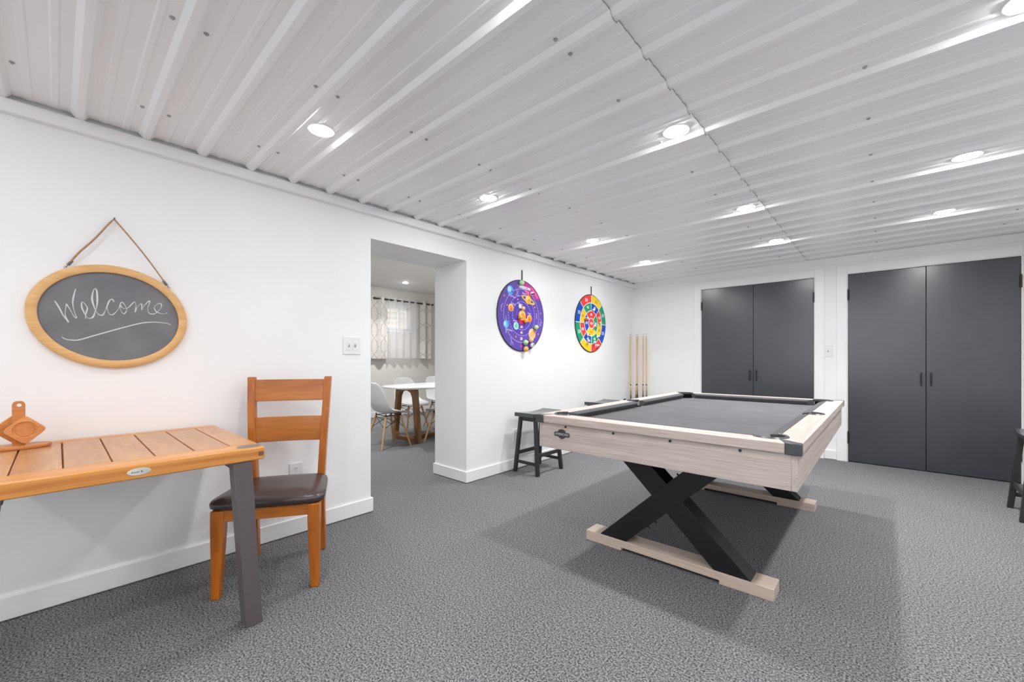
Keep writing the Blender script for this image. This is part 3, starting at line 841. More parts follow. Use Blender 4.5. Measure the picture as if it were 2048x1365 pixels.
# domed leather cushion
mb = MB(); N = 14; grid = []
for j in range(N + 1):
    for i in range(N + 1):
        u = -1 + 2 * i / N; v = -1 + 2 * j / N
        w = .256 + (.206 - .256) * (v + 1) / 2
        # soften the corners
        k = 1 - .055 * (abs(u) ** 6) * (abs(v) ** 6) * 2
        ed = max(abs(u), abs(v))
        h = .462 - .020 * ed ** 4 - .012 * max(0, (-v - .5)) ** 2 * 2 + .004 * (1 - u * u)
        grid.append((u * w * k, -.006 + v * .214 * k, h))
NN = (N + 1)
fs = [(j * NN + i, j * NN + i + 1, (j + 1) * NN + i + 1, (j + 1) * NN + i) for j in range(N) for i in range(N)]
vs = list(grid)
loop = [i for i in range(N)] + [N + j * NN for j in range(N)] + [N * NN + N - i for i in range(N)] + [(N - j) * NN for j in range(N)]
base = len(vs); m_ = len(loop)
for lay, (sc_, z) in enumerate(((1.012, .430), (1.0, .412), (.94, .404))):
    for l in loop:
        x, y, _ = grid[l]; vs.append((x * sc_, -.006 + (y + .006) * sc_, z))
for i in range(m_):
    j = (i + 1) % m_
    fs.append((loop[i], base + i, base + j, loop[j]))
    for lay in range(2): fs.append((base + lay * m_ + i, base + (lay + 1) * m_ + i, base + (lay + 1) * m_ + j, base + lay * m_ + j))
fs.append(tuple(base + 2 * m_ + i for i in range(m_)))
mb.add(vs, fs); mb.build('seat_cushion', 'leather', parent=t, smooth=60)

# ------------------------------------------------------------------ saddle stools
def make_stool(label, loc, rz=0.0):
    t = thing('saddle_stool', label, 'stool', loc, rz, group='black saddle stools around the pool table')
    mb = MB(); n_ = 16; a, b_ = .118, .228; vs = []
    for i in range(n_ + 1):
        v = -1 + 2 * i / n_; y = v * b_
        zt = .572 + .018 * v * v; zb = .545 + .006 * v * v
        vs += [(-a, y, zb), (a, y, zb), (a, y, zt), (-a, y, zt)]
    fs = [(0, 1, 2, 3), tuple(n_ * 4 + k for k in (3, 2, 1, 0))]
    for i in range(n_):
        p = i * 4; q = p + 4
        for k in range(4): fs.append((p + k, p + (k + 1) % 4, q + (k + 1) % 4, q + k))
    mb.add(vs, fs); mb.build('seat', 'stoolseat', parent=t, bevel=.004, smooth=40)
    ft = lambda sx, sy, z: Vector((sx * (.141 - .050 * z / .55), sy * (.190 - .030 * z / .55), z))
    for sx in (-1, 1):
        for sy in (-1, 1):
            w, d = .031, .034
            q = lambda c_: [(c_.x - w / 2, c_.y - d / 2, c_.z), (c_.x + w / 2, c_.y - d / 2, c_.z), (c_.x + w / 2, c_.y + d / 2, c_.z), (c_.x - w / 2, c_.y + d / 2, c_.z)]
            mb = MB(); mb.hexa(q(ft(sx, sy, 0)), q(ft(sx, sy, .55))); mb.build('leg', 'stool', parent=t, bevel=.002)
    for sy in (-1, 1):
        mb = MB(); mb.bar(ft(-1, sy, .525), ft(1, sy, .525), .018, .04); mb.build('apron', 'stool', parent=t, bevel=.0015)
        mb = MB(); mb.bar(ft(-1, sy, .105), ft(1, sy, .105), .018, .028); mb.build('stretcher', 'stool', parent=t, bevel=.0015)
    for sx in (-1, 1):
        mb = MB(); mb.bar(ft(sx, -1, .53), ft(sx, 1, .53), .018, .03); mb.build('apron', 'stool', parent=t, bevel=.0015)
        mb = MB(); mb.bar(ft(sx, -1, .185), ft(sx, 1, .185), .018, .034); mb.build('stretcher', 'stool', parent=t, bevel=.0015)
    return t
st = make_stool('black saddle-seat stool against the left wall, just left of the pool table corner', (-2.558, 3.22, 0))
s2 = copy_tree(st); s2.location = (-2.572, 4.505, 0); s2['label'] = 'black stool mostly hidden behind the pool table, only its seat showing below the colourful dartboard'
s3 = copy_tree(st); s3.location = (.836, 4.575, 0); s3['label'] = 'black stool cut off by the right picture edge, before the wide charcoal doors'

# ------------------------------------------------------------------ chalkboard
CBX = XL + .0015
t = thing('chalkboard', 'oval pine framed chalkboard reading Welcome, hung on the left wall', 'chalkboard', (CBX, .183, 1.311))
tilt = radians(-8)
def el(a, b_, i, n_):
    th = 2 * pi * i / n_; x, y = a * cos(th), b_ * sin(th)
    return (x * cos(tilt) - y * sin(tilt), x * sin(tilt) + y * cos(tilt))
mb = MB(); n_ = 96
prof = [(.244, .209, .004), (.244, .209, .0195), (.248, .213, .0225), (.272, .238, .0225), (.279, .2445, .018), (.280, .2455, .0), ]
vs = [];
for a, b_, h in prof:
    for i in range(n_):
        y, z = el(a, b_, i, n_); vs.append((h, y, z))
m_ = len(prof)
mb.add(vs, [(k * n_ + i, k * n_ + (i + 1) % n_, ((k + 1) % m_) * n_ + (i + 1) % n_, ((k + 1) % m_) * n_ + i) for k in range(m_) for i in range(n_)])
mb.build('frame', 'pine', parent=t, smooth=50)
mb = MB(); mb.prism([el(.2445, .2095, i, n_) for i in range(n_)], .003, .0095, lambda y, z, h: (h, y, z)); mb.build('slate', 'slate', parent=t)
STROKES = [[(-0.008,1.369),(0.005,1.34),(0.02,1.3),(0.034,1.275)],[(0.034,1.275),(0.025,1.3),(0.024,1.319),(0.027,1.359)],[(0.027,1.359),(0.039,1.334),(0.052,1.302),(0.06,1.297)],[(0.06,1.297),(0.052,1.326),(0.047,1.365),(0.05,1.396),(0.056,1.43)],
[(0.086,1.295),(0.088,1.31),(0.077,1.342),(0.075,1.368),(0.081,1.371),(0.093,1.348),(0.091,1.329),(0.088,1.31),(0.096,1.299),(0.108,1.301),(0.115,1.314),(0.12,1.336),(0.125,1.361),(0.126,1.402),(0.123,1.436),(0.115,1.435),(0.109,1.4),(0.111,1.374),(0.12,1.339),(0.13,1.32),(0.142,1.316),(0.149,1.327),(0.154,1.344),(0.161,1.372),(0.168,1.39)],
[(0.014,1.209),(0.022,1.2),(0.043,1.195),(0.067,1.197),(0.108,1.215),(0.169,1.242),(0.206,1.258),(0.252,1.277),(0.289,1.29),(0.328,1.296),(0.358,1.295),(0.383,1.292),(0.396,1.284)],
[(0.168,1.39),(0.177,1.396),(0.183,1.383)],[(0.168,1.39),(0.159,1.359),(0.161,1.34),(0.168,1.323),(0.179,1.322),(0.189,1.335),(0.198,1.351),(0.206,1.379),(0.213,1.384),(0.224,1.365),(0.227,1.348),(0.222,1.333),(0.215,1.33),(0.206,1.346),(0.204,1.369),(0.207,1.381)],
[(0.206,1.369),(0.213,1.357),(0.227,1.356),(0.238,1.367),(0.253,1.389),(0.259,1.387),(0.261,1.369),(0.258,1.341)],[(0.258,1.341),(0.267,1.367),(0.278,1.383),(0.283,1.379),(0.282,1.353)],
[(0.282,1.353),(0.291,1.374),(0.307,1.398),(0.313,1.398),(0.305,1.363),(0.309,1.342),(0.322,1.336),(0.336,1.342),(0.354,1.367),(0.359,1.384),(0.352,1.393),(0.34,1.387),(0.33,1.37),(0.336,1.353),(0.35,1.343),(0.371,1.342),(0.381,1.348)]]
def spline(pts, k=5):
    out = []
    P = [Vector(p) for p in pts]
    for i in range(len(P) - 1):
        p0 = P[max(i - 1, 0)]; p1 = P[i]; p2 = P[i + 1]; p3 = P[min(i + 2, len(P) - 1)]
        for j in range(k):
            u = j / k
            out.append(.5 * ((2 * p1) + (p2 - p0) * u + (2 * p0 - 5 * p1 + 4 * p2 - p3) * u * u + (3 * p1 - p0 - 3 * p2 + p3) * u ** 3))
    out.append(P[-1]); return out
mb = MB()
for si, s in enumerate(STROKES):
    pts = spline(s); n_ = len(pts); vs = []
    for k, p in enumerate(pts):
        d = (pts[min(k + 1, n_ - 1)] - pts[max(k - 1, 0)]).normalized(); nn = Vector((-d.y, d.x))
        w = (.0020 if si > 5 else .0024) * (.75 + .35 * sin(k * .35 + si))
        if si == 5: w = .0027 * (.35 + .65 * sin(pi * (k / n_) ** .8))
        if si in (4,) and 45 < k < 90: w *= 1.35
        for e in (-1, 1):
            q = p + nn * w * e; vs.append((.0098 + .00004 * si + .000002 * k, q.x - .183, q.y - 1.311))
    mb.add(vs, [(2 * k, 2 * k + 1, 2 * k + 3, 2 * k + 2) for k in range(n_ - 1)])
mb.open = True
mb.build('chalk_writing', 'chalk', parent=t, smooth=0)
# rope, clips, nail
A = Vector((.014, .034 - .183, 1.538 - 1.311)); B = Vector((.014, .377 - .183, 1.492 - 1.311)); C_ = Vector((.012, .183 - .183, 1.783 - 1.311))
path = []
for i in range(15):
    u = i / 14; p = A.lerp(C_, u); p += Vector((.010 * sin(pi * u), -.002 * sin(2 * pi * u), .003 * sin(3 * pi * u))); path.append(p)
for i in range(1, 15):
    u = i / 14; p = C_.lerp(B, u); p += Vector((.022 * sin(pi * u), .003 * sin(pi * u), -.001)); path.append(p)
path = [(p.x, p.y, p.z) for p in path]
mb = MB(); mb.tube(path, [.0042 - .001 * (i / 28) for i in range(len(path))], 8); mb.build('rope', 'jute', parent=t, smooth=60)
for P_, Q_ in ((A, C_), (B, C_)):
    d = (Q_ - P_).normalized()
    mb = MB(); mb.tube([P_ - d * .004, P_ + d * .022], .0058, 10); mb.tube([P_ - d * .018, P_ - d * .004], .0016, 6)
    mb.lathe([(.0048, -.001), (.006, 0), (.0048, .001)], 12, lambda x, y, z: ((P_ - d * .018).x + z, (P_ - d * .018).y + x, (P_ - d * .018).z + y), close=False)
    mb.build('rope_clip', 'steel', parent=t)
mb = MB(); mb.tube([(-.002, .001, 1.780 - 1.311), (.020, .001, 1.784 - 1.311)], .0018, 8); mb.ball((.020, .001, 1.784 - 1.311), .0035); mb.build('nail', 'steel', parent=t)

# ------------------------------------------------------------------ switches and outlets
def plate(name, label, cat, loc, rz, w, h):
    t = thing(name, label, cat, loc, rz)
    mb = MB(); mb.box(-w / 2, w / 2, -.006, 0, -h / 2, h / 2); mb.build('cover_plate', 'plastic', parent=t, bevel=.003, seg=3)
    return t
def toggle(t, x, up):
    mb = MB(); mb.box(x - .0165, x + .0165, -.0075, -.006, -.033, .033); mb.build('switch_frame', 'plastic', parent=t, bevel=.001)
    mb = MB(); s = 1 if up else -1
    mb.hexa([(x - .006, -.0075, -.004), (x + .006, -.0075, -.004), (x + .006, -.0075, .012), (x - .006, -.0075, .012)],
            [(x - .005, -.019, .010), (x + .005, -.019, .010), (x + .005, -.019, .018), (x - .005, -.019, .018)]); mb.build('toggle', 'plastic', parent=t, bevel=.001)
    mb = MB(); mb.box(x - .004, x + .004, -.0079, -.0072, -.012, -.004); mb.build('toggle_slot', 'slot', parent=t, smooth=0)
RZL = pi / 2
t = plate('light_switch', 'white double light switch on the left wall beside the doorway', 'light switch', (XL, 1.3795, 1.201), RZL, .126, .124)
toggle(t, -.023, True); toggle(t, .023, True)
t = plate('light_switch', 'white single light switch on the strip between the two charcoal double doors', 'light switch', (-.4595, YB, 1.193), 0, .075, .122)
mb = MB(); mb.box(-.006, .006, -.0085, -.006, -.012, .012); mb.build('switch_frame', 'plastic', parent=t, bevel=.0008)
mb = MB(); mb.hexa([(-.004, -.008, -.003), (.004, -.008, -.003), (.004, -.008, .006), (-.004, -.008, .006)], [(-.003, -.018, -.008), (.003, -.018, -.008), (.003, -.018, -.002), (-.003, -.018, -.002)]); mb.build('toggle', 'slot', parent=t)
def outlet_face(t, z):
    mb = MB(); mb.lathe([(.0165, .006), (.0165, .0075)], 20, lambda x, y, zz: (x, -zz, z + y * .86)); mb.build('socket', 'plastic', parent=t)
    mb = MB(); mb.box(-.0075, -.0045, -.0082, -.0074, z - .001, z + .009); mb.box(.0045, .0075, -.0082, -.0074, z, z + .008)
    mb.lathe([(.0025, .0074), (.0025, .0082)], 8, lambda x, y, zz: (x, -zz, z - .008 + y)); mb.build('socket_slots', 'slot', parent=t, smooth=0)
t = plate('wall_outlet', 'white wall outlet behind the wooden dining chair', 'outlet', (XL, 1.012, .39), RZL, .078, .124)
outlet_face(t, .024); outlet_face(t, -.024)
t = plate('wall_outlet', 'white double-gang wall outlet behind the black stool on the left wall', 'outlet', (XL, 3.125, .340), RZL, .116, .124)
for zz in (.024, -.024): outlet_face(t, zz)
t = thing('wall_bumper', 'small round black knob on the left wall just left of the cues', 'knob', (XL, 5.43, .524))
mb = MB(); mb.lathe([(.010, 0), (.010, .012), (.018, .016), (.019, .026), (.012, .030), (.001, .031)], 18, lambda x, y, z: (z, x, y)); mb.build('knob', 'cueD', parent=t)

# ------------------------------------------------------------------ cues in the corner
def cue(bot, top, label):
    bot, top = Vector(bot), Vector(top)
    t = thing('pool_cue', label, 'pool cue', bot, group='pool cues in the corner')
    L = 1.475; d = (top - bot).normalized()
    t.rotation_mode = 'QUATERNION'; t.rotation_quaternion = Vector((0, 0, 1)).rotation_difference(d)
    mb = MB(); mb.lathe([(.0085, .745), (.0065, 1.43), (.0062, 1.445)], 14); mb.build('shaft', 'cueL', parent=t)
    mb = MB(); mb.lathe([(.0062, 1.445), (.0060, 1.466)], 12); mb.build('ferrule', 'cueW', parent=t)
    mb = MB(); mb.lathe([(.0060, 1.466), (.0056, 1.472), (.003, 1.475)], 12); mb.build('tip', 'cueB', parent=t)
    mb = MB(); mb.lathe([(.0092, .728), (.0092, .745)], 14); mb.build('joint_ring', 'cueD', parent=t)
    mb = MB(); n_ = 24; rows = 12; vs = []
    # butt: maple forearm with long black points
    for k in range(rows + 1):
        z = .46 + .268 * k / rows; r = .0125 - .0033 * k / rows
        for i in range(n_):
            a = 2 * pi * i / n_; vs.append((r * cos(a), r * sin(a), z))
    for k in range(rows):
        for i in range(n_):
            ph = (i % 6) / 6.0; ph = abs(ph * 2 - 1)
            reach = .80 * (1 - ph) + .34
            mb.cur = 1 if (k + .5) / rows < reach * .82 else 0
            j = (i + 1) % n_
            n0 = 0
            mb.f.append([k * n_ + i, k * n_ + j, (k + 1) * n_ + j, (k + 1) * n_ + i]); mb.mi.append(mb.cur)
    mb.v = [tuple(v) for v in vs]; mb.cur = 0
    mb.open = False
    mb.build('forearm', ['cueL', 'cueD'], parent=t)
    mb = MB(); mb.lathe([(.0135, .018), (.0140, .10), (.0125, .46)], 16); mb.build('butt', 'cueD', parent=t)
    mb = MB(); mb.lathe([(.012, 0), (.0135, .004), (.0135, .018)], 16); mb.build('bumper', 'cueD', parent=t)
    return t
def stand(bot, top, label):
    bot, top = Vector(bot), Vector(top); d = top - bot
    L = 1.475; h2 = L * L - d.x ** 2 - d.y ** 2; top.z = sqrt(h2)
    return cue(bot, top, label)
stand((-2.668, 5.463, 0), (-2.744, 5.615, 0), 'leftmost maple pool cue, leaning on the left wall')
stand((-2.640, 5.53, 0), (-2.654, 5.662, 0), 'second cue from the left, its butt crossing left behind its neighbour')
stand((-2.632, 5.61, 0), (-2.698, 5.712, 0), 'third pool cue, crossing over the second cue in the corner')
stand((-2.553, 5.6, 0), (-2.597, 5.712, 0), 'second pool cue from the right, leaning on the back wall')
stand((-2.4975, 5.6, 0), (-2.550, 5.712, 0), 'rightmost maple pool cue, leaning on the back wall')

# ------------------------------------------------------------------ dartboards
def wallf(h):                                      # board coordinates to metres, seen from the room
    return lambda u, v: (h, u, v)
def board(name, label, yc, zc, strap):
    t = thing(name, label, 'dartboard', (XL + .001, yc, zc))
    mb = MB(); mb.lathe([(.362, 0), (.366, .002), (.366, .007), (.362, .009)], 72, lambda x, y, z: (z, x, y)); mb.build('backing', 'print_edge', parent=t)
    mb = MB(); mb.tube([(.0045, .008, .355), (.006, .007, .42), (.004, .007, .470)], .0055, 8); mb.build('hanging_loop', 'print_edge', parent=t)
    return t
R_ = .37
def disc(mb, u, v, ru, rv, h, n_=24, rot=0.0):
    pts = []
    for i in range(n_):
        a = 2 * pi * i / n_; x, y = ru * cos(a), rv * sin(a)
        pts.append((u + x * cos(rot) - y * sin(rot), v + x * sin(rot) + y * cos(rot)))
    mb.sheet([(x * R_, y * R_) for x, y in pts], wallf(h))
def ringseg(mb, r0, r1, a0, a1, h, n_=8):
    pts = arc(0, 0, r1, a0, a1, n_) + list(reversed(arc(0, 0, r0, a0, a1, n_)))
    mb.sheet([(x * R_, y * R_) for x, y in pts], wallf(h))
def line(mb, pts, w, h):
    for (x0, y0), (x1, y1) in zip(pts[:-1], pts[1:]):
        d = Vector((x1 - x0, y1 - y0)); 
        if d.length < 1e-6: continue
        nn = Vector((-d.y, d.x)).normalized() * w
        mb.sheet([((x0 + nn.x) * R_, (y0 + nn.y) * R_), ((x0 - nn.x) * R_, (y0 - nn.y) * R_), ((x1 - nn.x) * R_, (y1 - nn.y) * R_), ((x1 + nn.x) * R_, (y1 + nn.y) * R_)], wallf(h))
def words(mb, s, u, v, size, h, rot=0.0, bold=0.0):
    vs, fs = text_faces(s, size * R_, bold=bold * R_)
    mb.add([(h, u * R_ + x * cos(rot) - y * sin(rot), v * R_ + x * sin(rot) + y * cos(rot)) for x, y in vs], fs)

# colourful sector board
t2 = board('sector_dartboard', 'round red, yellow, green and blue sector dartboard, right one on the left wall', 4.533, 1.557, 0)
names = ['print_red', 'print_yellow', 'print_green', 'print_blue', 'print_white', 'print_ochre']
mb = MB(); mb.open = True
O8 = {2: 0, 3: 3, 4: 2, 5: 1, 6: 0, 7: 3, 0: 2, 1: 1}
M8 = {2: 2, 1: 3, 0: 0, 7: 1, 6: 2, 5: 3, 4: 0, 3: 1}
q = pi / 4
for k in range(8):
    mb.cur = O8[k]; ringseg(mb, .70, .965, k * q, (k + 1) * q, .0094)
    mb.cur = M8[k]; ringseg(mb, .43, .70, k * q, (k + 1) * q, .0094)
for k, col in ((0, 2), (1, 0), (2, 3), (3, 1)):
    mb.cur = col; ringseg(mb, .175, .43, -q + k * 2 * q, q + k * 2 * q, .0094, 14)
mb.cur = 0; disc(mb, 0, 0, .175, .175, .0094, 32)
mb.cur = 4
for r_ in (.175, .43, .70): ringseg(mb, r_ - .013, r_ + .013, 0, 2 * pi, .0098, 64)
for k in range(8):
    a = k * q; line(mb, [(.44 * cos(a), .44 * sin(a)), (.965 * cos(a), .965 * sin(a))], .012, .0098)
    if k % 2: line(mb, [(.18 * cos(a), .18 * sin(a)), (.44 * cos(a), .44 * sin(a))], .012, .0098)
for k in range(8):
    a = k * q + q / 2
    mb.cur = 5 if O8[k] == 1 else 4; words(mb, '10', .825 * cos(a), .825 * sin(a), .17, .0100, bold=.004)
    mb.cur = 5 if M8[k] == 1 else 4; words(mb, '40', .575 * cos(a), .575 * sin(a), .135, .0100, bold=.004)
for k, col in ((0, 2), (1, 0), (2, 3), (3, 1)):
    a = k * pi / 2; mb.cur = 5 if col == 1 else 4; words(mb, '60', .30 * cos(a), .30 * sin(a), .13, .0100, bold=.004)
mb.cur = 4; words(mb, '100', 0, 0, .12, .0100, bold=.004)
mb.build('printed_face', names, parent=t2, smooth=0)

# planet board
t1 = board('planet_dartboard', 'round purple dartboard printed with planets and orbits, left one on the left wall', 3.19, 1.549, 0)
pal = ['space_violet', 'space_indigo', 'space_magenta', 'space_pink', 'space_lilac', 'space_skyblue', 'space_aqua', 'space_teal', 'space_mint', 'space_gold', 'space_orange', 'space_peach', 'space_rust', 'space_tan', 'space_deepblue', 'space_crimson', 'print_white']
ix = {n_: i for i, n_ in enumerate(pal)}
mb = MB(); mb.open = True
def C(n_): mb.cur = ix[n_]
C('space_violet'); ringseg(mb, .55, .965, 0, 2 * pi, .0094, 72)
C('space_indigo'); disc(mb, 0, 0, .55, .55, .0094, 60)
# magenta nebula at the upper right rim, clipped to the disc
C('space_magenta')
ptsN = arc(0, 0, .962, radians(34), radians(88), 16) + [(.06, .80), (.22, .74), (.42, .62), (.58, .52), (.70, .50)]
mb.sheet([(x * R_, y * R_) for x, y in ptsN], wallf(.0096))
C('space_pink')
ptsN = arc(0, 0, .93, radians(38), radians(66), 10) + [(.50, .70), (.60, .60), (.66, .54)]
mb.sheet([(x * R_, y * R_) for x, y in ptsN], wallf(.0098))
mb.sheet([(x * R_, y * R_) for x, y in [(.08, .73), (.20, .72), (.40, .60), (.36, .56), (.22, .62)]], wallf(.0098))
# orbits
C('space_lilac')
for r_, nd, w_ in ((.74, 56, .0085), (.55, 44, .0085), (.39, 34, .009)):
    for k in range(nd):
        a = 2 * pi * k / nd; ringseg(mb, r_ - w_, r_ + w_, a, a + 2 * pi / nd * (.62 if r_ < .7 else .8), .0099, 2)
C('space_magenta'); ringseg(mb, .225, .238, 0, 2 * pi, .0099, 40)
def planet(u, v, r_, cols, h=.0101):
    for k, (c_, f, du, dv) in enumerate(cols):
        C(c_); disc(mb, u + du * r_, v + dv * r_, r_ * f, r_ * f, h + .00012 * k, 26)
planet(-.475, .655, .122, [('space_skyblue', 1, 0, 0), ('space_aqua', .62, -.3, .22), ('space_deepblue', .26, .55, -.28), ('space_deepblue', .14, -.1, -.62)])
planet(-.452, .19, .104, [('space_peach', 1, 0, 0), ('space_orange', .74, .05, -.2), ('space_rust', .42, .05, -.5)])
planet(.323, -.055, .105, [('space_gold', 1, 0, 0), ('space_orange', .84, .05, -.12), ('space_rust', .55, .05, -.42)])
planet(-.644, -.265, .105, [('space_skyblue', 1, 0, 0), ('space_aqua', .55, -.4, .1)])
C('space_aqua'); mb.sheet([(x * R_, y * R_) for x, y in [(-.662, -.50), (-.64, -.50), (-.646, -.04), (-.656, -.04)]], wallf(.0108))
planet(-.245, -.29, .103, [('space_mint', 1, 0, 0), ('space_teal', .74, .05, .05), ('print_white', .16, -.4, .4)])
planet(.444, -.483, .158, [('space_tan', 1, 0, 0), ('space_peach', .7, -.18, .2)])
C('space_orange')
for o_ in (-.06, .0, .055): line(mb, [(.444 - .10, -.483 + o_ - .06), (.444 + .10, -.483 + o_ + .07)], .012, .0108)
C('space_gold'); disc(mb, .275, .465, .30, .085, .0100, 40, radians(-17)); C('space_indigo'); disc(mb, .275, .465, .24, .055, .0101, 40, radians(-17))
planet(.269, .475, .125, [('space_gold', 1, 0, 0), ('space_peach', .5, -.3, .3), ('space_orange', .5, .25, -.35)], .0103)
C('space_gold'); line(mb, [(.03, .51), (.15, .445), (.40, .385), (.53, .385)], .013, .0109)
C('space_crimson'); disc(mb, .012, -.04, .17, .19, .0100, 30)
planet(.012, .02, .140, [('space_gold', 1, 0, 0), ('space_peach', .45, -.3, .45), ('space_orange', .6, .15, -.2)], .0102)
planet(-.075, .26, .062, [('print_white', 1, 0, 0)])
C('space_peach'); mb.sheet([(x * R_, y * R_) for x, y in [(.628, .125), (.643, .125), (.66, -.045), (.645, -.05)]], wallf(.0100))
for u, v in ((-.715, .483), (-.171, .437), (-.604, .244), (.564, .284), (.837, .137), (-.248, -.585), (.72, -.477), (-.16, .83)):
    C('space_rust'); disc(mb, u, v, .026, .026, .0099, 12); C('space_peach'); disc(mb, u, v, .015, .015, .0101, 10)
C('space_lilac')
for pts in ([(-.24, .70), (-.19, .61), (-.14, .70)], [(-.19, .61), (-.26, .54), (-.12, .53), (-.19, .61)], [(-.76, .27), (-.83, .21), (-.85, .12), (-.80, .06)], [(-.84, .21), (-.79, .17)],
            [(.80, -.02), (.86, -.10), (.80, -.16), (.86, -.24)], [(.86, -.10), (.90, -.16)], [(.80, -.16), (.79, -.25)], [(-.47, -.61), (-.43, -.70), (-.46, -.82)], [(-.43, -.70), (-.35, -.82)]):
    line(mb, pts, .008, .0100)
words(mb, 'Neptune', -.41, .505, .078, .0102, radians(-9), .003)
words(mb, 'Saturn', .11, .625, .075, .0102, radians(-8), .003)
words(mb, 'Venus', -.35, .298, .072, .0102, radians(-8), .003)
words(mb, 'Mercury', -.075, .325, .066, .0102, radians(-8), .003)
words(mb, 'Mars', .32, .085, .072, .0102, radians(-8), .003)
words(mb, 'Earth', -.27, -.155, .072, .0102, radians(-6), .003)
words(mb, 'Uranus', -.50, -.415, .075, .0102, radians(-8), .003)
C('print_white'); words(mb, 'AMERICAN', .12, .785, .10, .0102, radians(-4), .006)
C('space_peach'); words(mb, '60', -.02, -.31, .10, .0102, 0, .004); words(mb, '40', -.02, -.468, .10, .0102, 0, .004)
C('print_white'); words(mb, '20', -.025, -.635, .10, .0102, 0, .004); C('space_pink'); words(mb, '10', -.03, -.845, .10, .0102, 0, .004)
mb.build('printed_face', pal, parent=t1, smooth=0)

# sticky balls and little figures clinging to the boards
def sticky(bd, u, v, r_, label, mats, marks=()):
    base = bd.location
    c = (base.x + .0100 + r_ * .92, base.y + u * R_, base.z + v * R_)
    t = thing('sticky_ball', label, 'ball', c, group='sticky balls on the dartboards')
    mb = MB(); mb.ball((0, 0, 0), r_, 18); mb.build('ball_body', mats, parent=t, smooth=80)
    for (a, b_, rr, mm) in marks:                  # raised patches
        d = Vector((sqrt(max(.05, 1 - a * a - b_ * b_)), a, b_)).normalized() * r_ * .86
        mb = MB(); mb.ball((d.x, d.y, d.z), rr * r_, 12); mb.build('patch', mm, parent=t, smooth=80)
    return t
W_ = 'on the planet dartboard'
face = ((-.3, .25, .22, 'ball_green'), (.25, -.1, .3, 'ball_white'))
sticky(t1, -.089, .893, .0265, 'green sticky ball at the top of the planet dartboard', 'ball_green', ((.3, .2, .3, 'ball_white'),))
sticky(t1, .38, .652, .0215, 'black and white sticky ball above Saturn ' + W_, 'ball_white', ((.05, -.2, .45, 'ball_black'), (-.7, -.4, .4, 'ball_black')))
sticky(t1, -.004, .205, .0205, 'pale peach sticky ball just above the sun ' + W_, 'space_peach', ((.2, .1, .25, 'ball_white'),))
sticky(t1, -.139, -.045, .0235, 'peach orange sticky ball at the lower left of the sun ' + W_, 'ball_orange')
sticky(t1, .100, -.130, .0235, 'orange sticky ball at the lower right of the sun ' + W_, 'ball_orange', ((.2, .1, .25, 'space_peach'),))
sticky(t1, .547, -.291, .0245, 'green sticky ball above Jupiter ' + W_, 'ball_green', ((.35, .1, .35, 'ball_white'), (-.1, 0, .2, 'space_teal')))
sticky(t1, .317, -.656, .0265, 'peach sticky ball at the lower left of Jupiter ' + W_, 'ball_peach', ((0, .1, .2, 'space_peach'),))
sticky(t1, .078, -.737, .0265, 'green sticky ball right of the number 20 ' + W_, 'ball_green', ((.3, .25, .35, 'ball_white'),))
sticky(t1, .371, -.803, .0245, 'black and white sticky ball at the lower right rim ' + W_, 'ball_white', ((-.2, .1, .3, 'ball_black'), (.5, .2, .22, 'ball_black'), (.6, -.4, .25, 'ball_white')))
sticky(t1, .088, -.918, .0275, 'peach orange sticky ball at the bottom rim of the planet dartboard', 'ball_orange', ((.1, .05, .15, 'ball_rust'),))
V_ = 'on the sector dartboard'
def figure(u, v, label, mats, marks): return sticky(t2, u, v, .0185, label, mats, marks)
figure(.071, .455, 'white sticky ball at the top of the inner red sector ' + V_, 'ball_white', ((-.6, -.7, .45, 'ball_rust'),))
figure(-.339, .137, 'white and orange sticky ball at the left ' + V_, 'ball_white', ((-.85, -.3, .7, 'ball_rust'),))
figure(.525, .045, 'yellowish white sticky ball at the right ' + V_, 'space_peach', ((-.7, -.6, .6, 'space_teal'),))
figure(.160, -.105, 'red and white sticky ball at the edge of the centre ' + V_, 'ball_white', ((-.6, -.4, .55, 'ball_red'), (.1, -.6, .35, 'ball_black')))
figure(-.283, -.405, 'black and white spotted sticky ball ' + V_, 'ball_white', ((-.1, .35, .35, 'ball_black'), (.6, .1, .4, 'ball_black'), (-.3, -.5, .3, 'ball_red')))
figure(-.234, -.611, 'white and orange sticky ball on the lower blue sector ' + V_, 'ball_white', ((-.7, -.2, .5, 'ball_peach'), (-.3, -.8, .35, 'ball_rust')))
figure(.351, -.458, 'black and white sticky ball on the lower green sector ' + V_, 'ball_white', ((-.3, -.3, .5, 'ball_black'), (.5, .1, .3, 'ball_black')))
figure(.146, -.652, 'pale blue sticky ball near the bottom ' + V_, 'ball_white', ((-.4, -.2, .55, 'ball_blue'),))
figure(.368, -.752, 'red and white sticky ball on the bottom red sector ' + V_, 'ball_white', ((-.5, -.5, .55, 'ball_red'), (.4, -.5, .3, 'ball_rust')))
figure(-.415, .095, 'small rust coloured sticky ball at the far left ' + V_, 'ball_rust', ())

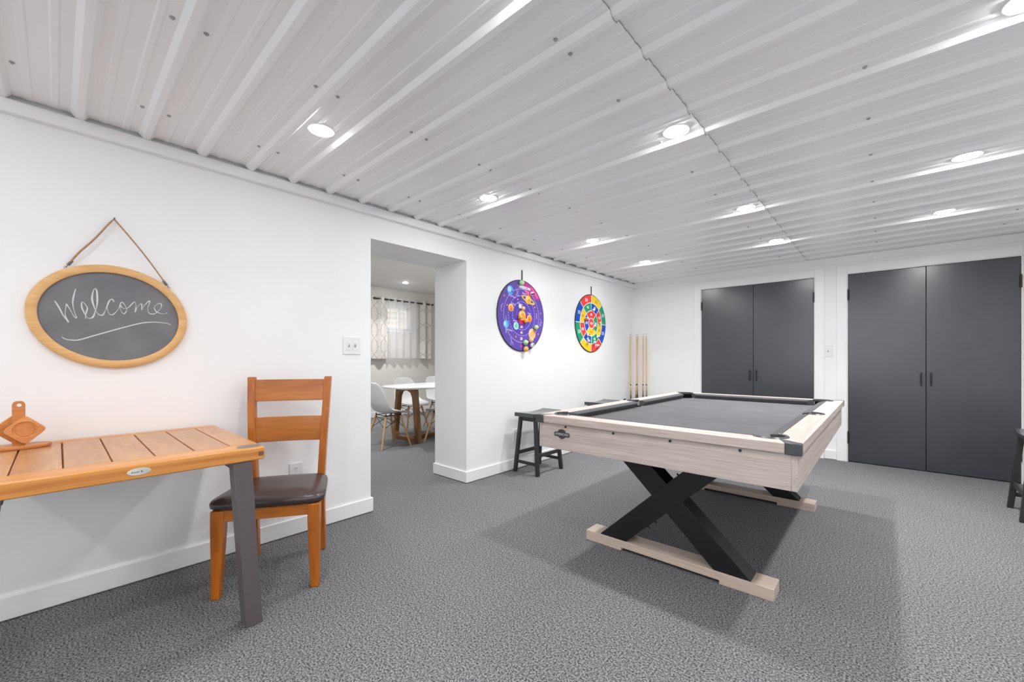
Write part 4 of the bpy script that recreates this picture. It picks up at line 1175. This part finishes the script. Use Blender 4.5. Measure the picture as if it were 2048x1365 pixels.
# ------------------------------------------------------------------ dining room: table, chairs, curtains
TY = (3.13, 4.55)
t = thing('dining_table', 'dining table with white rounded top and walnut frame legs, through the doorway', 'table', (-4.80, 3.84, 0))
pts = []
for i in range(72):
    a = 2 * pi * i / 72; c_, s_ = cos(a), sin(a)
    pts.append((.455 * abs(c_) ** .62 * (1 if c_ > 0 else -1), .93 * abs(s_) ** .62 * (1 if s_ > 0 else -1)))
mb = MB(); n_ = 72; lay = [(.955, .712), (.985, .718), (1, .728), (1, .736), (.99, .740)]
vs = [(x * k, y * k, z) for k, z in lay for x, y in pts]
mb.add(vs, [tuple(reversed(range(n_))), tuple(4 * n_ + i for i in range(n_))] + [(k * n_ + i, k * n_ + (i + 1) % n_, (k + 1) * n_ + (i + 1) % n_, (k + 1) * n_ + i) for k in range(4) for i in range(n_)])
mb.build('table_top', 'stone', parent=t, smooth=50)
for s in (-1, 1):
    yc = s * .66
    for sx in (-1, 1):                             # tapering leg that widens into the top and foot bars
        mb = MB()
        pts2 = [(.305, 0), (.20, 0), (.17, .03), (.20, .055), (.238, .10), (.160, .60), (.125, .655), (.05, .68), (0, .68), (0, .712), (.222, .712)]
        mb.prism([(sx * x, z) for x, z in pts2], yc - .032, yc + .032, lambda x, z, y: (x, y, z)); mb.build('leg', 'walnut', parent=t, bevel=.004)
    mb = MB(); mb.box(-.25, .25, yc - .03, yc + .03, 0, .055); mb.build('foot_bar', 'walnut', parent=t, bevel=.003)
mb = MB(); mb.box(-.035, .035, -.64, .64, 0.002, .055); mb.build('stretcher', 'walnut', parent=t, bevel=.003)

def make_shell_chair(label, loc, rz):
    t = thing('shell_chair', label, 'chair', loc, rz, group='white shell chairs round the dining table')
    # moulded shell: rows from the front lip, over the seat, up the back (front is -y)
    spine = [(-.215, .405, .17, .0), (-.20, .432, .20, .006), (-.14, .437, .222, .018), (-.04, .428, .230, .034), (.06, .422, .232, .052), (.125, .436, .230, .072), (.165, .476, .226, .080),
             (.188, .54, .220, .074), (.203, .62, .208, .062), (.216, .70, .19, .048), (.226, .765, .165, .034), (.232, .80, .13, .022), (.234, .815, .08, .012)]
    mb = MB(); mb.open = True; K = 12; vs = []
    for k, (y, z, w, rise) in enumerate(spine):
        p0 = spine[max(k - 1, 0)]; p1 = spine[min(k + 1, len(spine) - 1)]
        d = Vector((p1[0] - p0[0], p1[1] - p0[1])).normalized(); nn = Vector((-d.y, d.x))   # towards the sitter
        for i in range(K + 1):
            u = -1 + 2 * i / K
            f = rise * (abs(u) ** 2.4)
            vs.append((u * w, y + nn.x * f, z + nn.y * f))
    mb.add(vs, [(k * (K + 1) + i, k * (K + 1) + i + 1, (k + 1) * (K + 1) + i + 1, (k + 1) * (K + 1) + i) for k in range(len(spine) - 1) for i in range(K)])
    mb.build('seat_shell', 'shell', parent=t, smooth=80, solid=.007, sub=1)
    tops = {}; feet = {}
    for sx in (-1, 1):
        for sy in (-1, 1):
            p = Vector((sx * .205, sy * .205, 0)); q_ = Vector((sx * .115, sy * .105 - .01, .385)); tops[sx, sy] = q_; feet[sx, sy] = p
            mb = MB(); mb.tube([p, p.lerp(q_, .5), q_], [.0095, .0135, .015], 12); mb.build('leg', 'dowel', parent=t)
    mb = MB()
    at = lambda sx, sy, f: feet[sx, sy].lerp(tops[sx, sy], f)
    for a, b_ in (((-1, -1), (1, -1)), ((1, -1), (1, 1)), ((1, 1), (-1, 1)), ((-1, 1), (-1, -1))):
        mb.tube([at(*a, .62), at(*b_, .99)], .0035, 6); mb.tube([at(*b_, .62), at(*a, .99)], .0035, 6)
    ring = [tops[-1, -1], tops[1, -1], tops[1, 1], tops[-1, 1]]
    for i in range(4):
        mb.tube([ring[i] + Vector((0, 0, .012)), ring[(i + 1) % 4] + Vector((0, 0, .012))], .005, 6)
        mb.tube([ring[i] - Vector((0, 0, .01)), ring[i] + Vector((0, 0, .035))], .008, 8)
    mb.build('wire_brace', 'black', parent=t)
    return t
c1 = make_shell_chair('white shell chair at the near end of the dining table, seen from the side', (-4.70, 2.83, 0), pi)
def chair_copy(label, loc, rz):
    c = copy_tree(c1); c.location = loc; c.rotation_euler = (0, 0, rz); c['label'] = label; return c
chair_copy('white shell chair behind the dining table, left of the two backs showing', (-5.36, 3.62, 0), pi / 2)
chair_copy('white shell chair behind the dining table, right one cut off by the wall', (-5.38, 4.22, 0), pi / 2)
chair_copy('white shell chair at the near side of the dining table, mostly hidden by the doorway', (-4.32, 3.47, 0), -pi / 2)

# curtains
RX = DX + .085; RZ = 2.236
t = thing('curtain_rod', 'dark bronze curtain rod above the dining room window', 'curtain rod', (RX, 4.45, RZ))
mb = MB(); mb.tube([(0, -.95, 0), (0, .80, 0)], .0125, 14); mb.build('rod', 'rod', parent=t)
for y in (-.965, .80):
    mb = MB(); mb.tube([(0, y, 0), (0, y + .03, 0)], .016, 14); mb.build('finial', 'rod', parent=t)
for y in (-.90, .785):
    mb = MB(); mb.tube([(-.084, y, -.01), (0, y, -.016)], .007, 8); mb.box(-.086, -.080, y - .018, y + .018, -.05, .03); mb.build('bracket', 'rod', parent=t)
def trellis(u, v):
    """line of the ogee trellis at fabric position u, v in metres"""
    U, V = .235, .305
    best = False
    for sh in (0, 1):
        x = ((u / U + .5 * sh) + .5) % 1.0 - .5; y = (v / V + .5 * sh) % 1.0
        tt = min(y, 1 - y) * 2
        if tt < .15: b_ = .15 * sqrt(tt / .15); db = .5
        elif tt < .5: b_ = .15; db = .05
        else: b_ = .15 + .35 * ((tt - .5) / .5) ** 1.4; db = 1.2
        if sh == 0 and abs(abs(x) * U - b_ * U) < .0048 * sqrt(1 + db * db): best = True
    return best
def curtain(name, label, y0, y1, folds, amp, mats, grom, length=1.175, pattern=False, ph=0.0, off=0.0):
    t = thing(name, label, 'curtain', (RX, (y0 + y1) / 2, RZ), group=None)
    ztop = .052; zbot = ztop - length
    NU = int(240 if pattern else 90); NV = 300 if pattern else 24
    mb = MB(); mb.open = True; vs = []
    for j in range(NV + 1):
        v = j / NV
        for i in range(NU + 1):
            u = i / NU
            a = amp * (1.0 - .1 * v)
            x = a * cos(2 * pi * folds * u + ph) + off + .003 * sin(9 * u + 3 * v)
            y = (y0 - (y0 + y1) / 2) + u * (y1 - y0) + .004 * sin(5 * v + 12 * u)
            vs.append((x, y, ztop + (zbot - ztop) * v + .004 * sin(7 * u)))
    fab = (y1 - y0) * (1.0 + .35 * folds * amp / max(.05, (y1 - y0)) * 4)
    for j in range(NV):
        for i in range(NU):
            mi = 0
            if pattern and trellis((i + .5) / NU * fab + .02, (j + .5) / NV * length - .03): mi = 1
            mb.f.append([j * (NU + 1) + i, j * (NU + 1) + i + 1, (j + 1) * (NU + 1) + i + 1, (j + 1) * (NU + 1) + i]); mb.mi.append(mi)
    mb.v = vs
    mb.build('fabric', mats, parent=t, smooth=80)
    for k in range(grom):
        u = (k + .25 - ph / (2 * pi)) / folds if False else ((k + .5) / grom)
        y = (y0 - (y0 + y1) / 2) + u * (y1 - y0)
        mb = MB(); n_ = 16; m_ = 6; vs = []
        for i in range(n_):
            A_ = 2 * pi * i / n_
            for q2 in range(m_):
                B_ = 2 * pi * q2 / m_; rr = .021 + .004 * cos(B_)
                vs.append((rr * cos(A_), y + .004 * sin(B_), rr * sin(A_)))
        mb.add(vs, [(i * m_ + q2, i * m_ + (q2 + 1) % m_, ((i + 1) % n_) * m_ + (q2 + 1) % m_, ((i + 1) % n_) * m_ + q2) for i in range(n_) for q2 in range(m_)])
        mb.build('grommet', 'steel', parent=t)
    return t
curtain('patterned_curtain', 'cream curtain with taupe trellis pattern, left of the dining room window', 3.66, 4.230, 2.5, .030, ['drape', 'drapeline'], 5, pattern=True, ph=.6)
curtain('patterned_curtain', 'narrow cream trellis-pattern curtain panel at the right end of the rod', 4.94, 5.215, 1.5, .034, ['drape', 'drapeline'], 3, pattern=True, ph=2.2)
curtain('sheer_curtain', 'translucent white sheer curtain over the middle of the dining room window', 4.224, 4.934, 4.5, .022, ['sheer'], 5, length=1.17, ph=0.3)
